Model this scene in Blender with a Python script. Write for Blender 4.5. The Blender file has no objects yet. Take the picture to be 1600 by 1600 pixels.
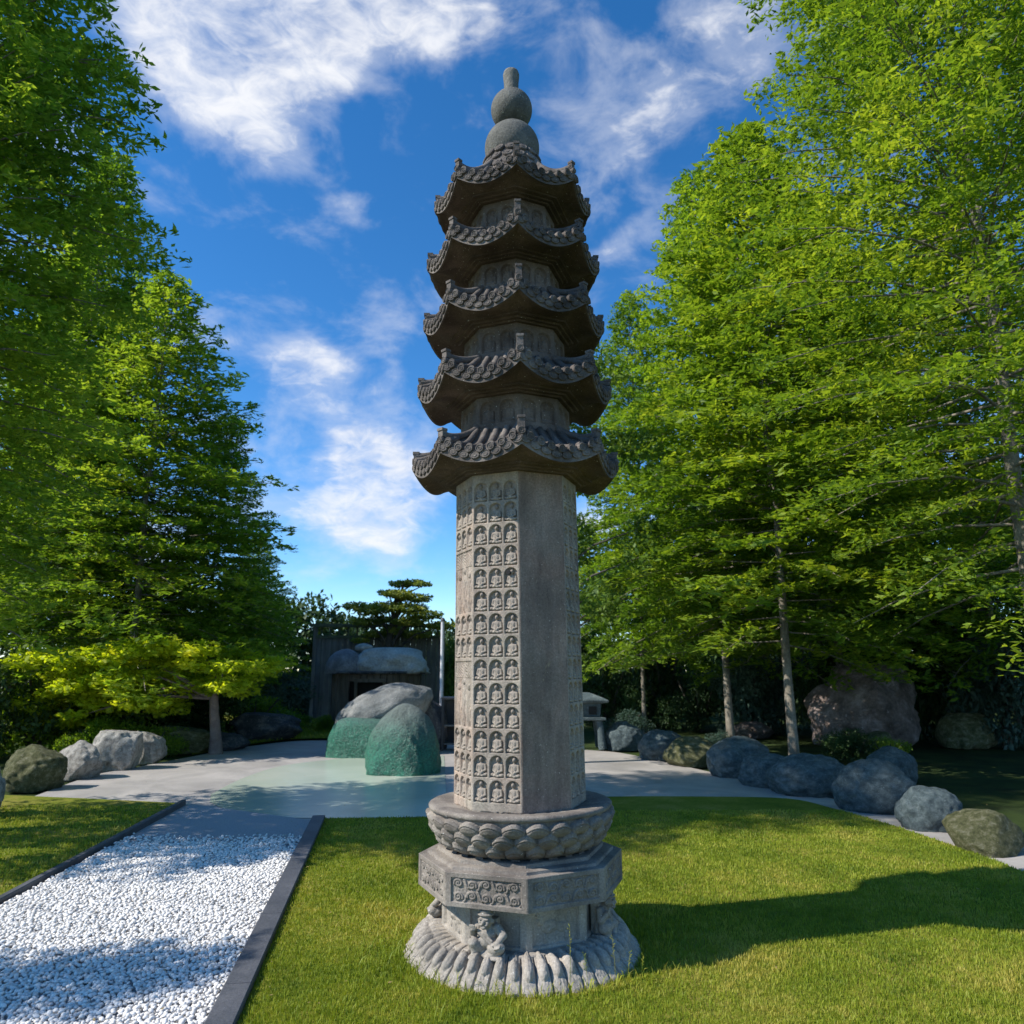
import bpy, bmesh, math, random
import numpy as np
from mathutils import Vector, Matrix, noise as mnoise

R = math.radians
sc = bpy.context.scene
col = sc.collection
F, PITCH, CAMH, CAMD = 1155.0, R(12.0), 1.6, 4.76
cP, sP = math.cos(PITCH), math.sin(PITCH)

# ------------------------------------------------------------------ helpers
def P(px, py, dist):
    """photo pixel (1600 frame) at forward distance -> world point"""
    c = F * cP - (800 - py) * sP
    u = F * sP + (800 - py) * cP
    return Vector((dist * (px - 800) / c, dist - CAMD, CAMH + dist * u / c))

def G(px, py, z=0.0):
    c = F * cP - (800 - py) * sP
    u = F * sP + (800 - py) * cP
    t = (z - CAMH) / u
    return Vector((t * (px - 800), t * c - CAMD, z))

def tag(o, label=None, cat=None, group=None, kind=None):
    if label: o['label'] = label
    if cat: o['category'] = cat
    if group: o['group'] = group
    if kind: o['kind'] = kind
    return o

def empty(name, loc=(0, 0, 0), rot=(0, 0, 0)):
    o = bpy.data.objects.new(name, None)
    o.empty_display_size = 0.1
    o.location = loc
    o.rotation_euler = rot
    col.objects.link(o)
    return o

def link(name, me, mat=None, parent=None, loc=None):
    o = bpy.data.objects.new(name, me)
    col.objects.link(o)
    if mat is not None:
        me.materials.clear()
        me.materials.append(mat)
    if parent is not None: o.parent = parent
    if loc is not None: o.location = loc
    return o

def np_mesh(name, V, Fc, smooth=False):
    """V (n,3), Fc (m,k) uniform polygon size"""
    V = np.asarray(V, dtype=np.float32); Fc = np.asarray(Fc, dtype=np.int32)
    me = bpy.data.meshes.new(name)
    m, k = Fc.shape
    me.vertices.add(len(V)); me.vertices.foreach_set('co', V.ravel())
    me.loops.add(m * k); me.loops.foreach_set('vertex_index', Fc.ravel())
    me.polygons.add(m)
    me.polygons.foreach_set('loop_start', np.arange(m, dtype=np.int32) * k)
    me.polygons.foreach_set('loop_total', np.full(m, k, dtype=np.int32))
    if smooth: me.polygons.foreach_set('use_smooth', np.ones(m, dtype=bool))
    me.update(calc_edges=True)
    return me

class MB:
    """collects polygons into one mesh"""
    def __init__(s): s.v = []; s.f = []; s.sm = []
    def add(s, V, Fs, smooth=False):
        b = len(s.v); s.v += [tuple(p) for p in V]
        s.f += [tuple(i + b for i in f) for f in Fs]; s.sm += [smooth] * len(Fs)
    def box(s, c, d, rot=None):
        V = [Vector((x * d[0] / 2, y * d[1] / 2, z * d[2] / 2)) for x in (-1, 1) for y in (-1, 1) for z in (-1, 1)]
        if rot is not None: V = [rot @ p for p in V]
        V = [p + Vector(c) for p in V]
        s.add(V, [(0, 1, 3, 2), (4, 6, 7, 5), (0, 4, 5, 1), (2, 3, 7, 6), (0, 2, 6, 4), (1, 5, 7, 3)])
    def grid(s, fn, nu, nv, smooth=True, closed=False, flip=False):
        V = [fn(i / nu, j / nv) for j in range(nv + 1) for i in range(nu + (0 if closed else 1))]
        w = nu if closed else nu + 1
        Fs = []
        for j in range(nv):
            for i in range(nu):
                a = j * w + i; b = j * w + (i + 1) % w; c = b + w; d = a + w
                Fs.append((a, d, c, b) if flip else (a, b, c, d))
        s.add(V, Fs, smooth)
    def tube(s, pts, rad, n=8, smooth=True, caps=True):
        pts = [Vector(p) for p in pts]
        if not hasattr(rad, '__len__'): rad = [rad] * len(pts)
        rings = []
        up = Vector((0.13, 0.27, 0.95)).normalized()
        for i, p in enumerate(pts):
            t = (pts[min(i + 1, len(pts) - 1)] - pts[max(i - 1, 0)]).normalized()
            if abs(t.dot(up)) > .97: up = Vector((1, 0.1, 0)).normalized()
            a = t.cross(up).normalized(); b = t.cross(a)
            rings.append([p + (a * math.cos(2 * math.pi * k / n) + b * math.sin(2 * math.pi * k / n)) * rad[i] for k in range(n)])
        V = [q for r in rings for q in r]
        Fs = [(i * n + k, (i + 1) * n + k, (i + 1) * n + (k + 1) % n, i * n + (k + 1) % n) for i in range(len(pts) - 1) for k in range(n)]
        s.add(V, Fs, smooth)
        if caps:
            s.add(rings[0], [tuple(range(n))]); s.add(rings[-1], [tuple(reversed(range(n)))])
    def lathe(s, prof, n=32, c=(0, 0, 0), smooth=True, M=None):
        V = []
        for (r, z) in prof:
            for k in range(n):
                a = 2 * math.pi * k / n
                p = Vector((r * math.cos(a), r * math.sin(a), z))
                if M is not None: p = M @ p
                V.append(p + Vector(c))
        Fs = [(j * n + k, j * n + (k + 1) % n, (j + 1) * n + (k + 1) % n, (j + 1) * n + k) for j in range(len(prof) - 1) for k in range(n)]
        s.add(V, Fs, smooth)
        s.add(V[:n], [tuple(reversed(range(n)))]); s.add(V[-n:], [tuple(range(n))])
    def build(s, name, mat=None, parent=None, loc=None):
        me = bpy.data.meshes.new(name)
        me.from_pydata(s.v, [], s.f)
        me.polygons.foreach_set('use_smooth', s.sm)
        me.update()
        return link(name, me, mat, parent, loc)

# ------------------------------------------------------------------ materials
def nmat(name):
    m = bpy.data.materials.new(name); m.use_nodes = True
    nt = m.node_tree; nt.nodes.clear()
    out = nt.nodes.new('ShaderNodeOutputMaterial')
    b = nt.nodes.new('ShaderNodeBsdfPrincipled')
    nt.links.new(b.outputs[0], out.inputs[0])
    return m, nt, b, out

def coords(nt, kind='Object', scale=(1, 1, 1)):
    tc = nt.nodes.new('ShaderNodeTexCoord'); mp = nt.nodes.new('ShaderNodeMapping')
    mp.inputs['Scale'].default_value = scale
    nt.links.new(tc.outputs[kind], mp.inputs[0])
    return mp.outputs[0]

def noise_n(nt, vec, scale, detail=4, rough=.55, dist=0):
    n = nt.nodes.new('ShaderNodeTexNoise')
    n.inputs['Scale'].default_value = scale; n.inputs['Detail'].default_value = detail
    n.inputs['Roughness'].default_value = rough; n.inputs['Distortion'].default_value = dist
    nt.links.new(vec, n.inputs['Vector'])
    return n.outputs['Fac']

def ramp(nt, fac, stops):
    r = nt.nodes.new('ShaderNodeValToRGB')
    while len(r.color_ramp.elements) < len(stops): r.color_ramp.elements.new(.5)
    for e, (p, c) in zip(r.color_ramp.elements, stops):
        e.position = p; e.color = (*c, 1) if len(c) == 3 else c
    nt.links.new(fac, r.inputs[0])
    return r.outputs[0]

def mixc(nt, fac, a, b, mode='MIX'):
    m = nt.nodes.new('ShaderNodeMix'); m.data_type = 'RGBA'; m.blend_type = mode
    for s, v in ((m.inputs[0], fac), (m.inputs[6], a), (m.inputs[7], b)):
        if hasattr(v, 'is_linked'): nt.links.new(v, s)
        elif isinstance(v, (int, float)): s.default_value = v
        else: s.default_value = (*v, 1)
    return m.outputs[2]

def math_n(nt, op, a, b=None, clamp=False):
    m = nt.nodes.new('ShaderNodeMath'); m.operation = op; m.use_clamp = clamp
    for s, v in ((m.inputs[0], a), (m.inputs[1], b)):
        if v is None: continue
        if hasattr(v, 'is_linked'): nt.links.new(v, s)
        else: s.default_value = v
    return m.outputs[0]

def mapr(nt, v, a, b, c=0, d=1, smooth=True):
    m = nt.nodes.new('ShaderNodeMapRange')
    m.interpolation_type = 'SMOOTHSTEP' if smooth else 'LINEAR'
    nt.links.new(v, m.inputs[0])
    for i, x in enumerate((a, b, c, d)): m.inputs[i + 1].default_value = x
    return m.outputs[0]

def bump(nt, bsdf, h, strength, dist=.01):
    b = nt.nodes.new('ShaderNodeBump'); b.inputs['Strength'].default_value = strength
    b.inputs['Distance'].default_value = dist
    nt.links.new(h, b.inputs['Height']); nt.links.new(b.outputs[0], bsdf.inputs['Normal'])

def stone(name, c1, c2, c3=None, s=3.0, speck=0.0, speck_c=(.6, .58, .52), bstr=.5, bdist=.006, rough=.85, fine=90, spec=.3, streak=False):
    m, nt, b, out = nmat(name)
    v = coords(nt)
    n1 = noise_n(nt, v, s, 6, .62, .3)
    stops = [(.32, c1), (.62, c2)] if c3 is None else [(.28, c1), (.52, c2), (.74, c3)]
    c = ramp(nt, n1, stops)
    n2 = noise_n(nt, v, fine, 3, .7)
    c = mixc(nt, .55, c, ramp(nt, n2, [(.3, (.45, .45, .45)), (.7, (1.35, 1.35, 1.35))]), 'MULTIPLY')
    n4 = noise_n(nt, coords(nt, scale=(1, 1, .18)), 16, 4, .6)
    if streak:
        c = mixc(nt, .45, c, ramp(nt, n4, [(.35, (.55, .55, .55)), (.65, (1.25, 1.25, 1.25))]), 'MULTIPLY')
    if speck > 0:
        n3 = noise_n(nt, v, fine * .8, 2, .6)
        c = mixc(nt, mapr(nt, n3, .69 - speck * .08, .76), c, speck_c)
    nt.links.new(c, b.inputs['Base Color'])
    b.inputs['Roughness'].default_value = rough
    b.inputs['Specular IOR Level'].default_value = spec
    h = math_n(nt, 'ADD', n2, math_n(nt, 'MULTIPLY', noise_n(nt, v, s * 5, 6, .7), 2.0))
    bump(nt, b, h, bstr, bdist)
    return m

def plain(name, c, rough=.7, var=.25, s=8, metal=0, bstr=.2):
    m, nt, b, out = nmat(name)
    v = coords(nt)
    n = noise_n(nt, v, s, 5, .6)
    lo = tuple(x * (1 - var) for x in c); hi = tuple(min(1, x * (1 + var)) for x in c)
    nt.links.new(ramp(nt, n, [(.3, lo), (.7, hi)]), b.inputs['Base Color'])
    b.inputs['Roughness'].default_value = rough; b.inputs['Metallic'].default_value = metal
    bump(nt, b, n, bstr, .01)
    return m

def leaf_mat(name, dark, mid, light, scale=.8, trans=.4, tl=1.5):
    m, nt, b, out = nmat(name)
    v = coords(nt)
    n = noise_n(nt, v, scale, 3, .6)
    n2 = noise_n(nt, v, scale * 9, 3, .6)
    n3 = noise_n(nt, v, scale * 45, 1, .5)
    f = math_n(nt, 'ADD', math_n(nt, 'MULTIPLY', n, .5), math_n(nt, 'ADD', math_n(nt, 'MULTIPLY', n2, .25), math_n(nt, 'MULTIPLY', n3, .25)))
    c = ramp(nt, f, [(.38, dark), (.5, mid), (.62, light)])
    nt.links.new(c, b.inputs['Base Color'])
    b.inputs['Roughness'].default_value = .55; b.inputs['Specular IOR Level'].default_value = .3
    t = nt.nodes.new('ShaderNodeBsdfTranslucent')
    nt.links.new(mixc(nt, 1.0, c, (tl, tl * .95, tl * .4), 'MULTIPLY'), t.inputs[0])
    mx = nt.nodes.new('ShaderNodeMixShader'); mx.inputs[0].default_value = trans
    nt.links.new(b.outputs[0], mx.inputs[1]); nt.links.new(t.outputs[0], mx.inputs[2])
    nt.links.new(mx.outputs[0], out.inputs[0])
    return m

M = {}
M['shaft'] = stone('shaft_stone', (.190, .155, .128), (.330, .280, .230), (.435, .370, .300), s=2.2, speck=.35, speck_c=(.5, .45, .36), bstr=.45, bdist=.004, streak=True)
def patina(m):
    nt = m.node_tree; b = [n for n in nt.nodes if n.type == 'BSDF_PRINCIPLED'][0]
    src = b.inputs['Base Color'].links[0].from_socket
    v = coords(nt); n = noise_n(nt, coords(nt, scale=(1, 1, .6)), 2.6, 5, .65, .6); n2 = noise_n(nt, coords(nt, scale=(1, 1, .25)), 9, 5, .7, .4)
    c = mixc(nt, .9, src, ramp(nt, n, [(.34, (.88, .93, .90)), (.5, (1, 1, 1)), (.66, (1.10, .97, .92))]), 'MULTIPLY')
    c = mixc(nt, .7, c, ramp(nt, n2, [(.30, (.62, .60, .58)), (.45, (1, 1, 1)), (.70, (1.12, 1.1, 1.05))]), 'MULTIPLY')
    # a few ochre lichen blots and thin pale scratches
    n3 = noise_n(nt, v, 7, 6, .75, 1.2); c = mixc(nt, mapr(nt, n3, .66, .70, 0, .8), c, (.34, .25, .15))
    sc_ = nt.nodes.new('ShaderNodeTexNoise'); sc_.inputs['Scale'].default_value = 9; sc_.inputs['Detail'].default_value = 2; sc_.inputs['Distortion'].default_value = 2.5
    nt.links.new(coords(nt, scale=(1, 1, .5)), sc_.inputs['Vector'])
    w = math_n(nt, 'ABSOLUTE', math_n(nt, 'SUBTRACT', sc_.outputs['Fac'], .5))
    c = mixc(nt, math_n(nt, 'MULTIPLY', mapr(nt, w, .004, .0, 0, .45), mapr(nt, n2, .5, .6)), c, (.46, .42, .36))
    nt.links.new(c, b.inputs['Base Color'])
patina(M['shaft'])
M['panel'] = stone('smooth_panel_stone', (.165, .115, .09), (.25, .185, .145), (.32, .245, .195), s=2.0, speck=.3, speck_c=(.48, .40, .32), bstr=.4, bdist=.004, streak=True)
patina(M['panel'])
M['slab'] = stone('slab_stone', (.10, .085, .074), (.225, .195, .165), (.35, .31, .26), s=4, speck=.05, bstr=.5, bdist=.004)
M['base'] = stone('base_stone', (.195, .175, .15), (.325, .29, .245), (.44, .39, .33), s=5, speck=.08, bstr=.6, bdist=.004)
M['roof'] = stone('roof_stone', (.050, .042, .036), (.125, .106, .092), (.25, .215, .185), s=5, speck=.1, speck_c=(.36, .33, .28), bstr=.6, bdist=.005)
M['gourd'] = stone('gourd_stone', (.075, .075, .066), (.135, .132, .115), (.20, .195, .17), s=6, speck=.5, speck_c=(.33, .32, .27), bstr=.7, bdist=.006, fine=70)
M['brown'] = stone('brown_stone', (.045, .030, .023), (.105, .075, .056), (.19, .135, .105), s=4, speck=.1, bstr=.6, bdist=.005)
M['dark'] = plain('dark_hole', (.012, .012, .012), .9)

# ------------------------------------------------------------------ camera, light, sky
cam = bpy.data.cameras.new('camera'); co = bpy.data.objects.new('camera', cam); col.objects.link(co)
cam.sensor_width = 36; cam.lens = 36 * F / 1600; cam.clip_end = 2000; cam.clip_start = .05
co.location = (0, -CAMD, CAMH); co.rotation_euler = (R(90) + PITCH, 0, 0)
cam.dof.use_dof = True; cam.dof.focus_distance = 4.6; cam.dof.aperture_fstop = 3.2
sc.camera = co

SUN_EL, SUN_AZ = R(41), R(74)          # azimuth measured from "towards the camera" to the left
sdir = Vector((-math.sin(SUN_AZ) * math.cos(SUN_EL), -math.cos(SUN_AZ) * math.cos(SUN_EL), math.sin(SUN_EL)))
sl = bpy.data.lights.new('sun', 'SUN'); sl.energy = 3.2; sl.angle = R(.55); sl.color = (1, .955, .88)
so = bpy.data.objects.new('sun', sl); col.objects.link(so)
so.rotation_euler = (-sdir).to_track_quat('-Z', 'Y').to_euler()

def build_world():
    w = bpy.data.worlds.new('World'); sc.world = w; w.use_nodes = True
    nt = w.node_tree; nt.nodes.clear()
    out = nt.nodes.new('ShaderNodeOutputWorld'); bg = nt.nodes.new('ShaderNodeBackground')
    sky = nt.nodes.new('ShaderNodeTexSky'); sky.sky_type = 'NISHITA'; sky.sun_disc = False
    sky.sun_elevation = SUN_EL
    sky.sun_rotation = math.atan2(sdir.x, sdir.y)
    sky.air_density = 1.0; sky.dust_density = .1; sky.ozone_density = 2.6; sky.altitude = 2200
    hs = nt.nodes.new('ShaderNodeHueSaturation'); hs.inputs['Saturation'].default_value = 1.30
    hs.inputs['Value'].default_value = 1.0
    nt.links.new(sky.outputs[0], hs.inputs['Color'])
    tc = nt.nodes.new('ShaderNodeTexCoord'); gen = tc.outputs['Generated']
    def vmap(scale, rot=(0, 0, 0)):
        mp = nt.nodes.new('ShaderNodeMapping'); mp.inputs['Scale'].default_value = scale; mp.inputs['Rotation'].default_value = rot
        nt.links.new(gen, mp.inputs[0]); return mp.outputs[0]
    # warp
    n_w = nt.nodes.new('ShaderNodeTexNoise'); n_w.inputs['Scale'].default_value = 5; n_w.inputs['Detail'].default_value = 5
    nt.links.new(gen, n_w.inputs['Vector'])
    wv = nt.nodes.new('ShaderNodeVectorMath'); wv.operation = 'MULTIPLY_ADD'
    nt.links.new(n_w.outputs['Color'], wv.inputs[0]); wv.inputs[1].default_value = (.14, .14, .14)
    nt.links.new(gen, wv.inputs[2])
    sub = nt.nodes.new('ShaderNodeVectorMath'); sub.operation = 'SUBTRACT'; nt.links.new(wv.outputs[0], sub.inputs[0]); sub.inputs[1].default_value = (.07, .07, .07)
    warped = sub.outputs[0]
    # banks of cloud: (photo x, y, half-width, half-height, strength)
    banks = [(330, -20, 170, 85, 1.0), (560, 10, 170, 75, 1.0), (700, 40, 90, 55, .8), (330, 140, 80, 60, .62), (415, 185, 80, 30, .5),
             (405, 250, 75, 38, .8), (555, 322, 50, 24, .75), (350, 548, 75, 28, .55), (492, 556, 50, 20, .75), (590, 520, 40, 45, .55),
             (590, 600, 55, 50, .5), (630, 735, 95, 62, 1.1), (560, 700, 60, 45, .9), (520, 800, 110, 50, .85), (610, 830, 90, 45, .8), (430, 660, 130, 80, .5), (560, 880, 90, 35, .6), (480, 600, 100, 40, .45), (300, 90, 110, 60, .7), (480, 110, 90, 45, .6),
             (820, 40, 90, 90, .48), (985, 140, 150, 100, .44), (1150, 40, 120, 90, .62), (1010, 230, 90, 60, .45), (985, 385, 60, 30, .5),
             (930, 440, 60, 60, .35), (180, 820, 130, 80, .9), (250, 400, 200, 110, -.15), (640, 240, 120, 120, -.12),
             (940, 820, 60, 50, 1.0), (1300, 700, 260, 200, .9), (30, 300, 120, 200, .5)]
    acc = None
    for (x, y, hx, hy, a) in banks:
        d = Vector((P(x, y, 10) - Vector((0, -CAMD, CAMH)))).normalized()
        dx = Vector((P(x + hx, y, 10) - Vector((0, -CAMD, CAMH)))).normalized(); dy = Vector((P(x, y + hy, 10) - Vector((0, -CAMD, CAMH)))).normalized()
        rx = (dx - d).length; ry = (dy - d).length
        k = nt.nodes.new('ShaderNodeVectorMath'); k.operation = 'SUBTRACT'; nt.links.new(warped, k.inputs[0]); k.inputs[1].default_value = d
        k2 = nt.nodes.new('ShaderNodeVectorMath'); k2.operation = 'MULTIPLY'; nt.links.new(k.outputs[0], k2.inputs[0]); k2.inputs[1].default_value = (1 / rx, 1 / (2.2 * rx), 1 / ry)
        k3 = nt.nodes.new('ShaderNodeVectorMath'); k3.operation = 'LENGTH'; nt.links.new(k2.outputs[0], k3.inputs[0])
        v = mapr(nt, k3.outputs['Value'], 0, 1.7, a, 0)
        acc = v if acc is None else math_n(nt, 'ADD', acc, v)
    acc = math_n(nt, 'MINIMUM', acc, 1.15)
    fb = noise_n(nt, vmap((1, 1, 1.7), (0, R(20), 0)), 9.5, 9, .60, .3)
    fb2 = noise_n(nt, vmap((1, 1, 2.2), (0, R(28), 0)), 22, 6, .62, .8)
    f = math_n(nt, 'ADD', math_n(nt, 'MULTIPLY', fb, .9), math_n(nt, 'MULTIPLY', fb2, .38))
    f = math_n(nt, 'ADD', math_n(nt, 'SUBTRACT', f, .64), math_n(nt, 'MULTIPLY', acc, .44))
    dens = mapr(nt, f, .13, .66)
    veil = mapr(nt, math_n(nt, 'ADD', math_n(nt, 'SUBTRACT', fb, .5), math_n(nt, 'MULTIPLY', acc, .3)), 0, .35, 0, .40)
    dens = math_n(nt, 'MAXIMUM', dens, veil)
    ccol = mixc(nt, mapr(nt, fb2, .35, .65), (3.7, 3.9, 4.35), (4.4, 4.45, 4.6))
    res = mixc(nt, math_n(nt, 'MULTIPLY', dens, .95), hs.outputs[0], ccol)
    nt.links.new(res, bg.inputs[0]); bg.inputs[1].default_value = .112
    nt.links.new(bg.outputs[0], out.inputs[0])
build_world()
sc.view_settings.view_transform = 'Standard'; sc.view_settings.look = 'None'
sc.view_settings.exposure = 1.0; sc.view_settings.gamma = 1
sc.render.engine = 'CYCLES'
sc.cycles.max_bounces = 6; sc.cycles.transparent_max_bounces = 4; sc.cycles.diffuse_bounces = 3; sc.cycles.glossy_bounces = 3
sc.cycles.use_denoising = True
#PART2
# ================================================================== PAGODA
pag = empty('stone_pagoda', (0.058, 0, 0), (0, R(-.62), R(2.5)))
tag(pag, 'tall grey carved stone pagoda with five curved roofs and a gourd finial on the lawn', 'pagoda')
T8 = math.tan(R(22.5)); C8 = math.cos(R(22.5))

def octv(k, r, z):
    a = R(-90 + 45 * k)
    return Vector((r * math.cos(a), r * math.sin(a), z))

def oct_loft(mb, prof, cap0=True, cap1=True):
    V = [octv(k, r, z) for (r, z) in prof for k in range(8)]
    Fs = [(j * 8 + k, j * 8 + (k + 1) % 8, (j + 1) * 8 + (k + 1) % 8, (j + 1) * 8 + k) for j in range(len(prof) - 1) for k in range(8)]
    if cap0: Fs.append(tuple(reversed(range(8))))
    if cap1: Fs.append(tuple(range(len(V) - 8, len(V))))
    mb.add(V, Fs)

def face_basis(k):
    a = R(-90 + 22.5 + 45 * k)
    return np.array((math.cos(a), math.sin(a), 0)), np.array((-math.sin(a), math.cos(a), 0))

def relief_face(k, r0, z0, r1, z1, nu, nv, hfun):
    """octagon face as a height field; hfun(x, z, halfwidth) -> outward offset"""
    n, t = face_basis(k)
    u = np.linspace(-1, 1, nu + 1); v = np.linspace(0, 1, nv + 1)
    U, Vv = np.meshgrid(u, v)
    rr = r0 + (r1 - r0) * Vv; z = z0 + (z1 - z0) * Vv
    a = rr * C8; hw = a * T8; x = U * hw
    h = hfun(x, z, hw) if hfun is not None else np.zeros_like(x)
    edge = np.minimum(1, (1 - np.abs(U)) * hw / .004)
    h = h * edge
    # eased edge
    h = h - .0025 * (1 - np.minimum(1, (1 - np.abs(U)) * hw / .006)) ** 2
    V = (a + h)[..., None] * n + x[..., None] * t
    V[..., 2] = z
    idx = np.arange((nu + 1) * (nv + 1)).reshape(nv + 1, nu + 1)
    Fc = np.stack([idx[:-1, :-1], idx[:-1, 1:], idx[1:, 1:], idx[1:, :-1]], -1).reshape(-1, 4)
    return V.reshape(-1, 3), Fc

def join_np(parts):
    Vs, Fs, b = [], [], 0
    for V, Fc in parts:
        Vs.append(V); Fs.append(Fc + b); b += len(V)
    return np.concatenate(Vs), np.concatenate(Fs)

def sstep(x, a, b):
    t = np.clip((x - a) / (b - a), 0, 1)
    return t * t * (3 - 2 * t)

rngn = np.random.default_rng(7)
def vnoise(x, z, s, seed=0):
    """cheap smooth 2-D value noise"""
    r = np.random.default_rng(seed); tab = r.random((64, 64))
    X = x * s + 100.5; Z = z * s + 100.5
    xi = np.floor(X).astype(int); zi = np.floor(Z).astype(int)
    fx = X - xi; fz = Z - zi; fx = fx * fx * (3 - 2 * fx); fz = fz * fz * (3 - 2 * fz)
    g = lambda i, j: tab[i % 64, j % 64]
    return (g(xi, zi) * (1 - fx) + g(xi + 1, zi) * fx) * (1 - fz) + (g(xi, zi + 1) * (1 - fx) + g(xi + 1, zi + 1) * fx) * fz - .5

def arch_sd(x, y, w, h):
    hs = h - w / 2
    up = w / 2 - np.hypot(x, np.maximum(y - hs, 0))
    lo = np.minimum(w / 2 - np.abs(x), y)
    return np.where(y > hs, up, lo)

# ---- solid figures made as one continuous surface
def blob(name, ells=(), caps=(), boxes=(), voxel=.003, smooth=2, cut_back=None):
    bm = bmesh.new()
    def sph(c, r, sub=3, rot=None):
        g = bmesh.ops.create_icosphere(bm, subdivisions=sub, radius=1)
        mt = Matrix.Translation(c) @ (rot or Matrix.Identity(4)) @ Matrix.Diagonal((r[0], r[1], r[2], 1))
        bmesh.ops.transform(bm, matrix=mt, verts=g['verts'])
    for e in ells:
        c, r = e[0], e[1]
        rot = Matrix.Rotation(R(e[2]), 4, e[3]) if len(e) > 2 else None
        sph(Vector(c), r, 3, rot)
    for (p, r0, q, r1) in caps:
        p, q = Vector(p), Vector(q); n = max(3, int((q - p).length / (min(r0, r1) * .45)))
        for i in range(n + 1):
            f = i / n; r = r0 + (r1 - r0) * f
            sph(p.lerp(q, f), (r, r, r), 2)
    for (c, d) in boxes:
        g = bmesh.ops.create_cube(bm, size=1)
        bmesh.ops.transform(bm, matrix=Matrix.Translation(c) @ Matrix.Diagonal((*d, 1)), verts=g['verts'])
    me = bpy.data.meshes.new(name + '_src'); bm.to_mesh(me); bm.free()
    o = bpy.data.objects.new(name + '_src', me); col.objects.link(o)
    md = o.modifiers.new('r', 'REMESH'); md.mode = 'VOXEL'; md.voxel_size = voxel; md.use_smooth_shade = True
    if smooth:
        s = o.modifiers.new('s', 'SMOOTH'); s.iterations = smooth; s.factor = .5
    dg = bpy.context.evaluated_depsgraph_get(); dg.update()
    res = bpy.data.meshes.new_from_object(o.evaluated_get(dg)); res.name = name
    bpy.data.objects.remove(o); bpy.data.meshes.remove(me)
    return res

# seated niche figure: x across, -y towards the viewer, z up ; niche floor at z=0
buddha = blob('seated_figure',
    ells=[((0, 0, .011), (.037, .021, .011)), ((-.028, -.004, .014), (.014, .014, .010)), ((.028, -.004, .014), (.014, .014, .010)),
          ((0, -.010, .022), (.016, .013, .007)), ((0, .003, .048), (.0205, .015, .027)), ((0, .003, .064), (.024, .012, .010)),
          ((0, -.002, .094), (.0115, .0125, .0145)), ((0, .001, .108), (.007, .007, .006)), ((0, -.015, .093), (.0025, .003, .004)),
          ((-.0115, .001, .092), (.002, .003, .006)), ((.0115, .001, .092), (.002, .003, .006)),
          ((0, .008, .012), (.040, .012, .012))],
    caps=[((0, .002, .066), .008, (0, 0, .084), .007), ((-.022, .002, .063), .0085, (-.027, -.002, .038), .0075), ((.022, .002, .063), .0085, (.027, -.002, .038), .0075),
          ((-.027, -.002, .036), .007, (-.004, -.017, .027), .0055), ((.027, -.002, .036), .007, (.004, -.017, .027), .0055),
          ((-.030, -.006, .014), .009, (.010, -.016, .009), .006), ((.030, -.006, .014), .009, (-.010, -.016, .012), .006),
          ((-.014, -.010, .062), .003, (.010, -.013, .036), .003)],
    voxel=.0021, smooth=2)

# ---- shaft
SZ0, SZ1, SR0, SR1 = .795, 2.80, .404, .397
PIT = .1345
def shaft_R(z): return SR0 + (SR1 - SR0) * (z - SZ0) / (SZ1 - SZ0)
def niches_h(rows, w=.0865, h=.121, dep=.021):
    def f(x, z, hw):
        out = np.zeros_like(x)
        for r in rows:
            zb = SZ0 + .068 + r * PIT
            for c in (-1, 0, 1):
                cx = c * hw / 3 * 1.93
                sd = arch_sd(x - cx, z - zb, w, h)
                out = np.minimum(out, -dep * sstep(sd, 0, .004))
        out += .0012 * vnoise(x, z, 40, 3) + .0008 * vnoise(x, z, 130, 4)
        # worn lower edge
        out -= .006 * sstep(SZ0 + .02 + .02 * vnoise(x, z * 0, 60, 9) - z, 0, .008)
        return out
    return f
def ell2(x, z, cx, cz, rx, rz, hgt):
    d = 1 - ((x - cx) / rx) ** 2 - ((z - cz) / rz) ** 2
    return hgt * np.sqrt(np.clip(d, 0, 1))
LEFT_ROWS = [0, 1, 2, 6, 7, 11, 12, 13]
def left_h(x, z, hw):
    out = niches_h(LEFT_ROWS)(x, z, hw)
    for (a, b) in ((3, 6), (8, 11)):
        z0 = SZ0 + .066 + a * PIT; z1 = SZ0 + .05 + b * PIT
        sd = np.minimum(hw * .93 - np.abs(x), np.minimum(z - z0, z1 - z))
        rec = -.012 * sstep(sd, 0, .004)
        f = np.zeros_like(x)
        for s in (-.55, 0, .55):
            cx = s * hw; top = z1 - .12 - .06 * abs(s)
            f = np.maximum(f, ell2(x, z, cx, top, .017, .022, .012))
            f = np.maximum(f, ell2(x, z, cx, (z0 + top) / 2 - .01, .028, (top - z0) / 2 - .01, .013))
        f += .005 * np.abs(np.sin((x * .6 + z) * 160 + 3 * vnoise(x, z, 25, 8))) * (z > z1 - .10)
        f += .003 * np.sin(x * 420 + vnoise(x, z, 30, 5) * 6)
        out = out + (rec + f * (sd > .004)) * (sd > 0)
    return out
def blank_h(x, z, hw):
    return .0014 * vnoise(x, z, 14, 21) + .0008 * vnoise(x, z, 90, 22) - .005 * sstep(SZ0 + .015 + .02 * vnoise(x, z * 0, 60, 19) - z, 0, .008)
parts = []
ALL = list(range(14))
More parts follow.
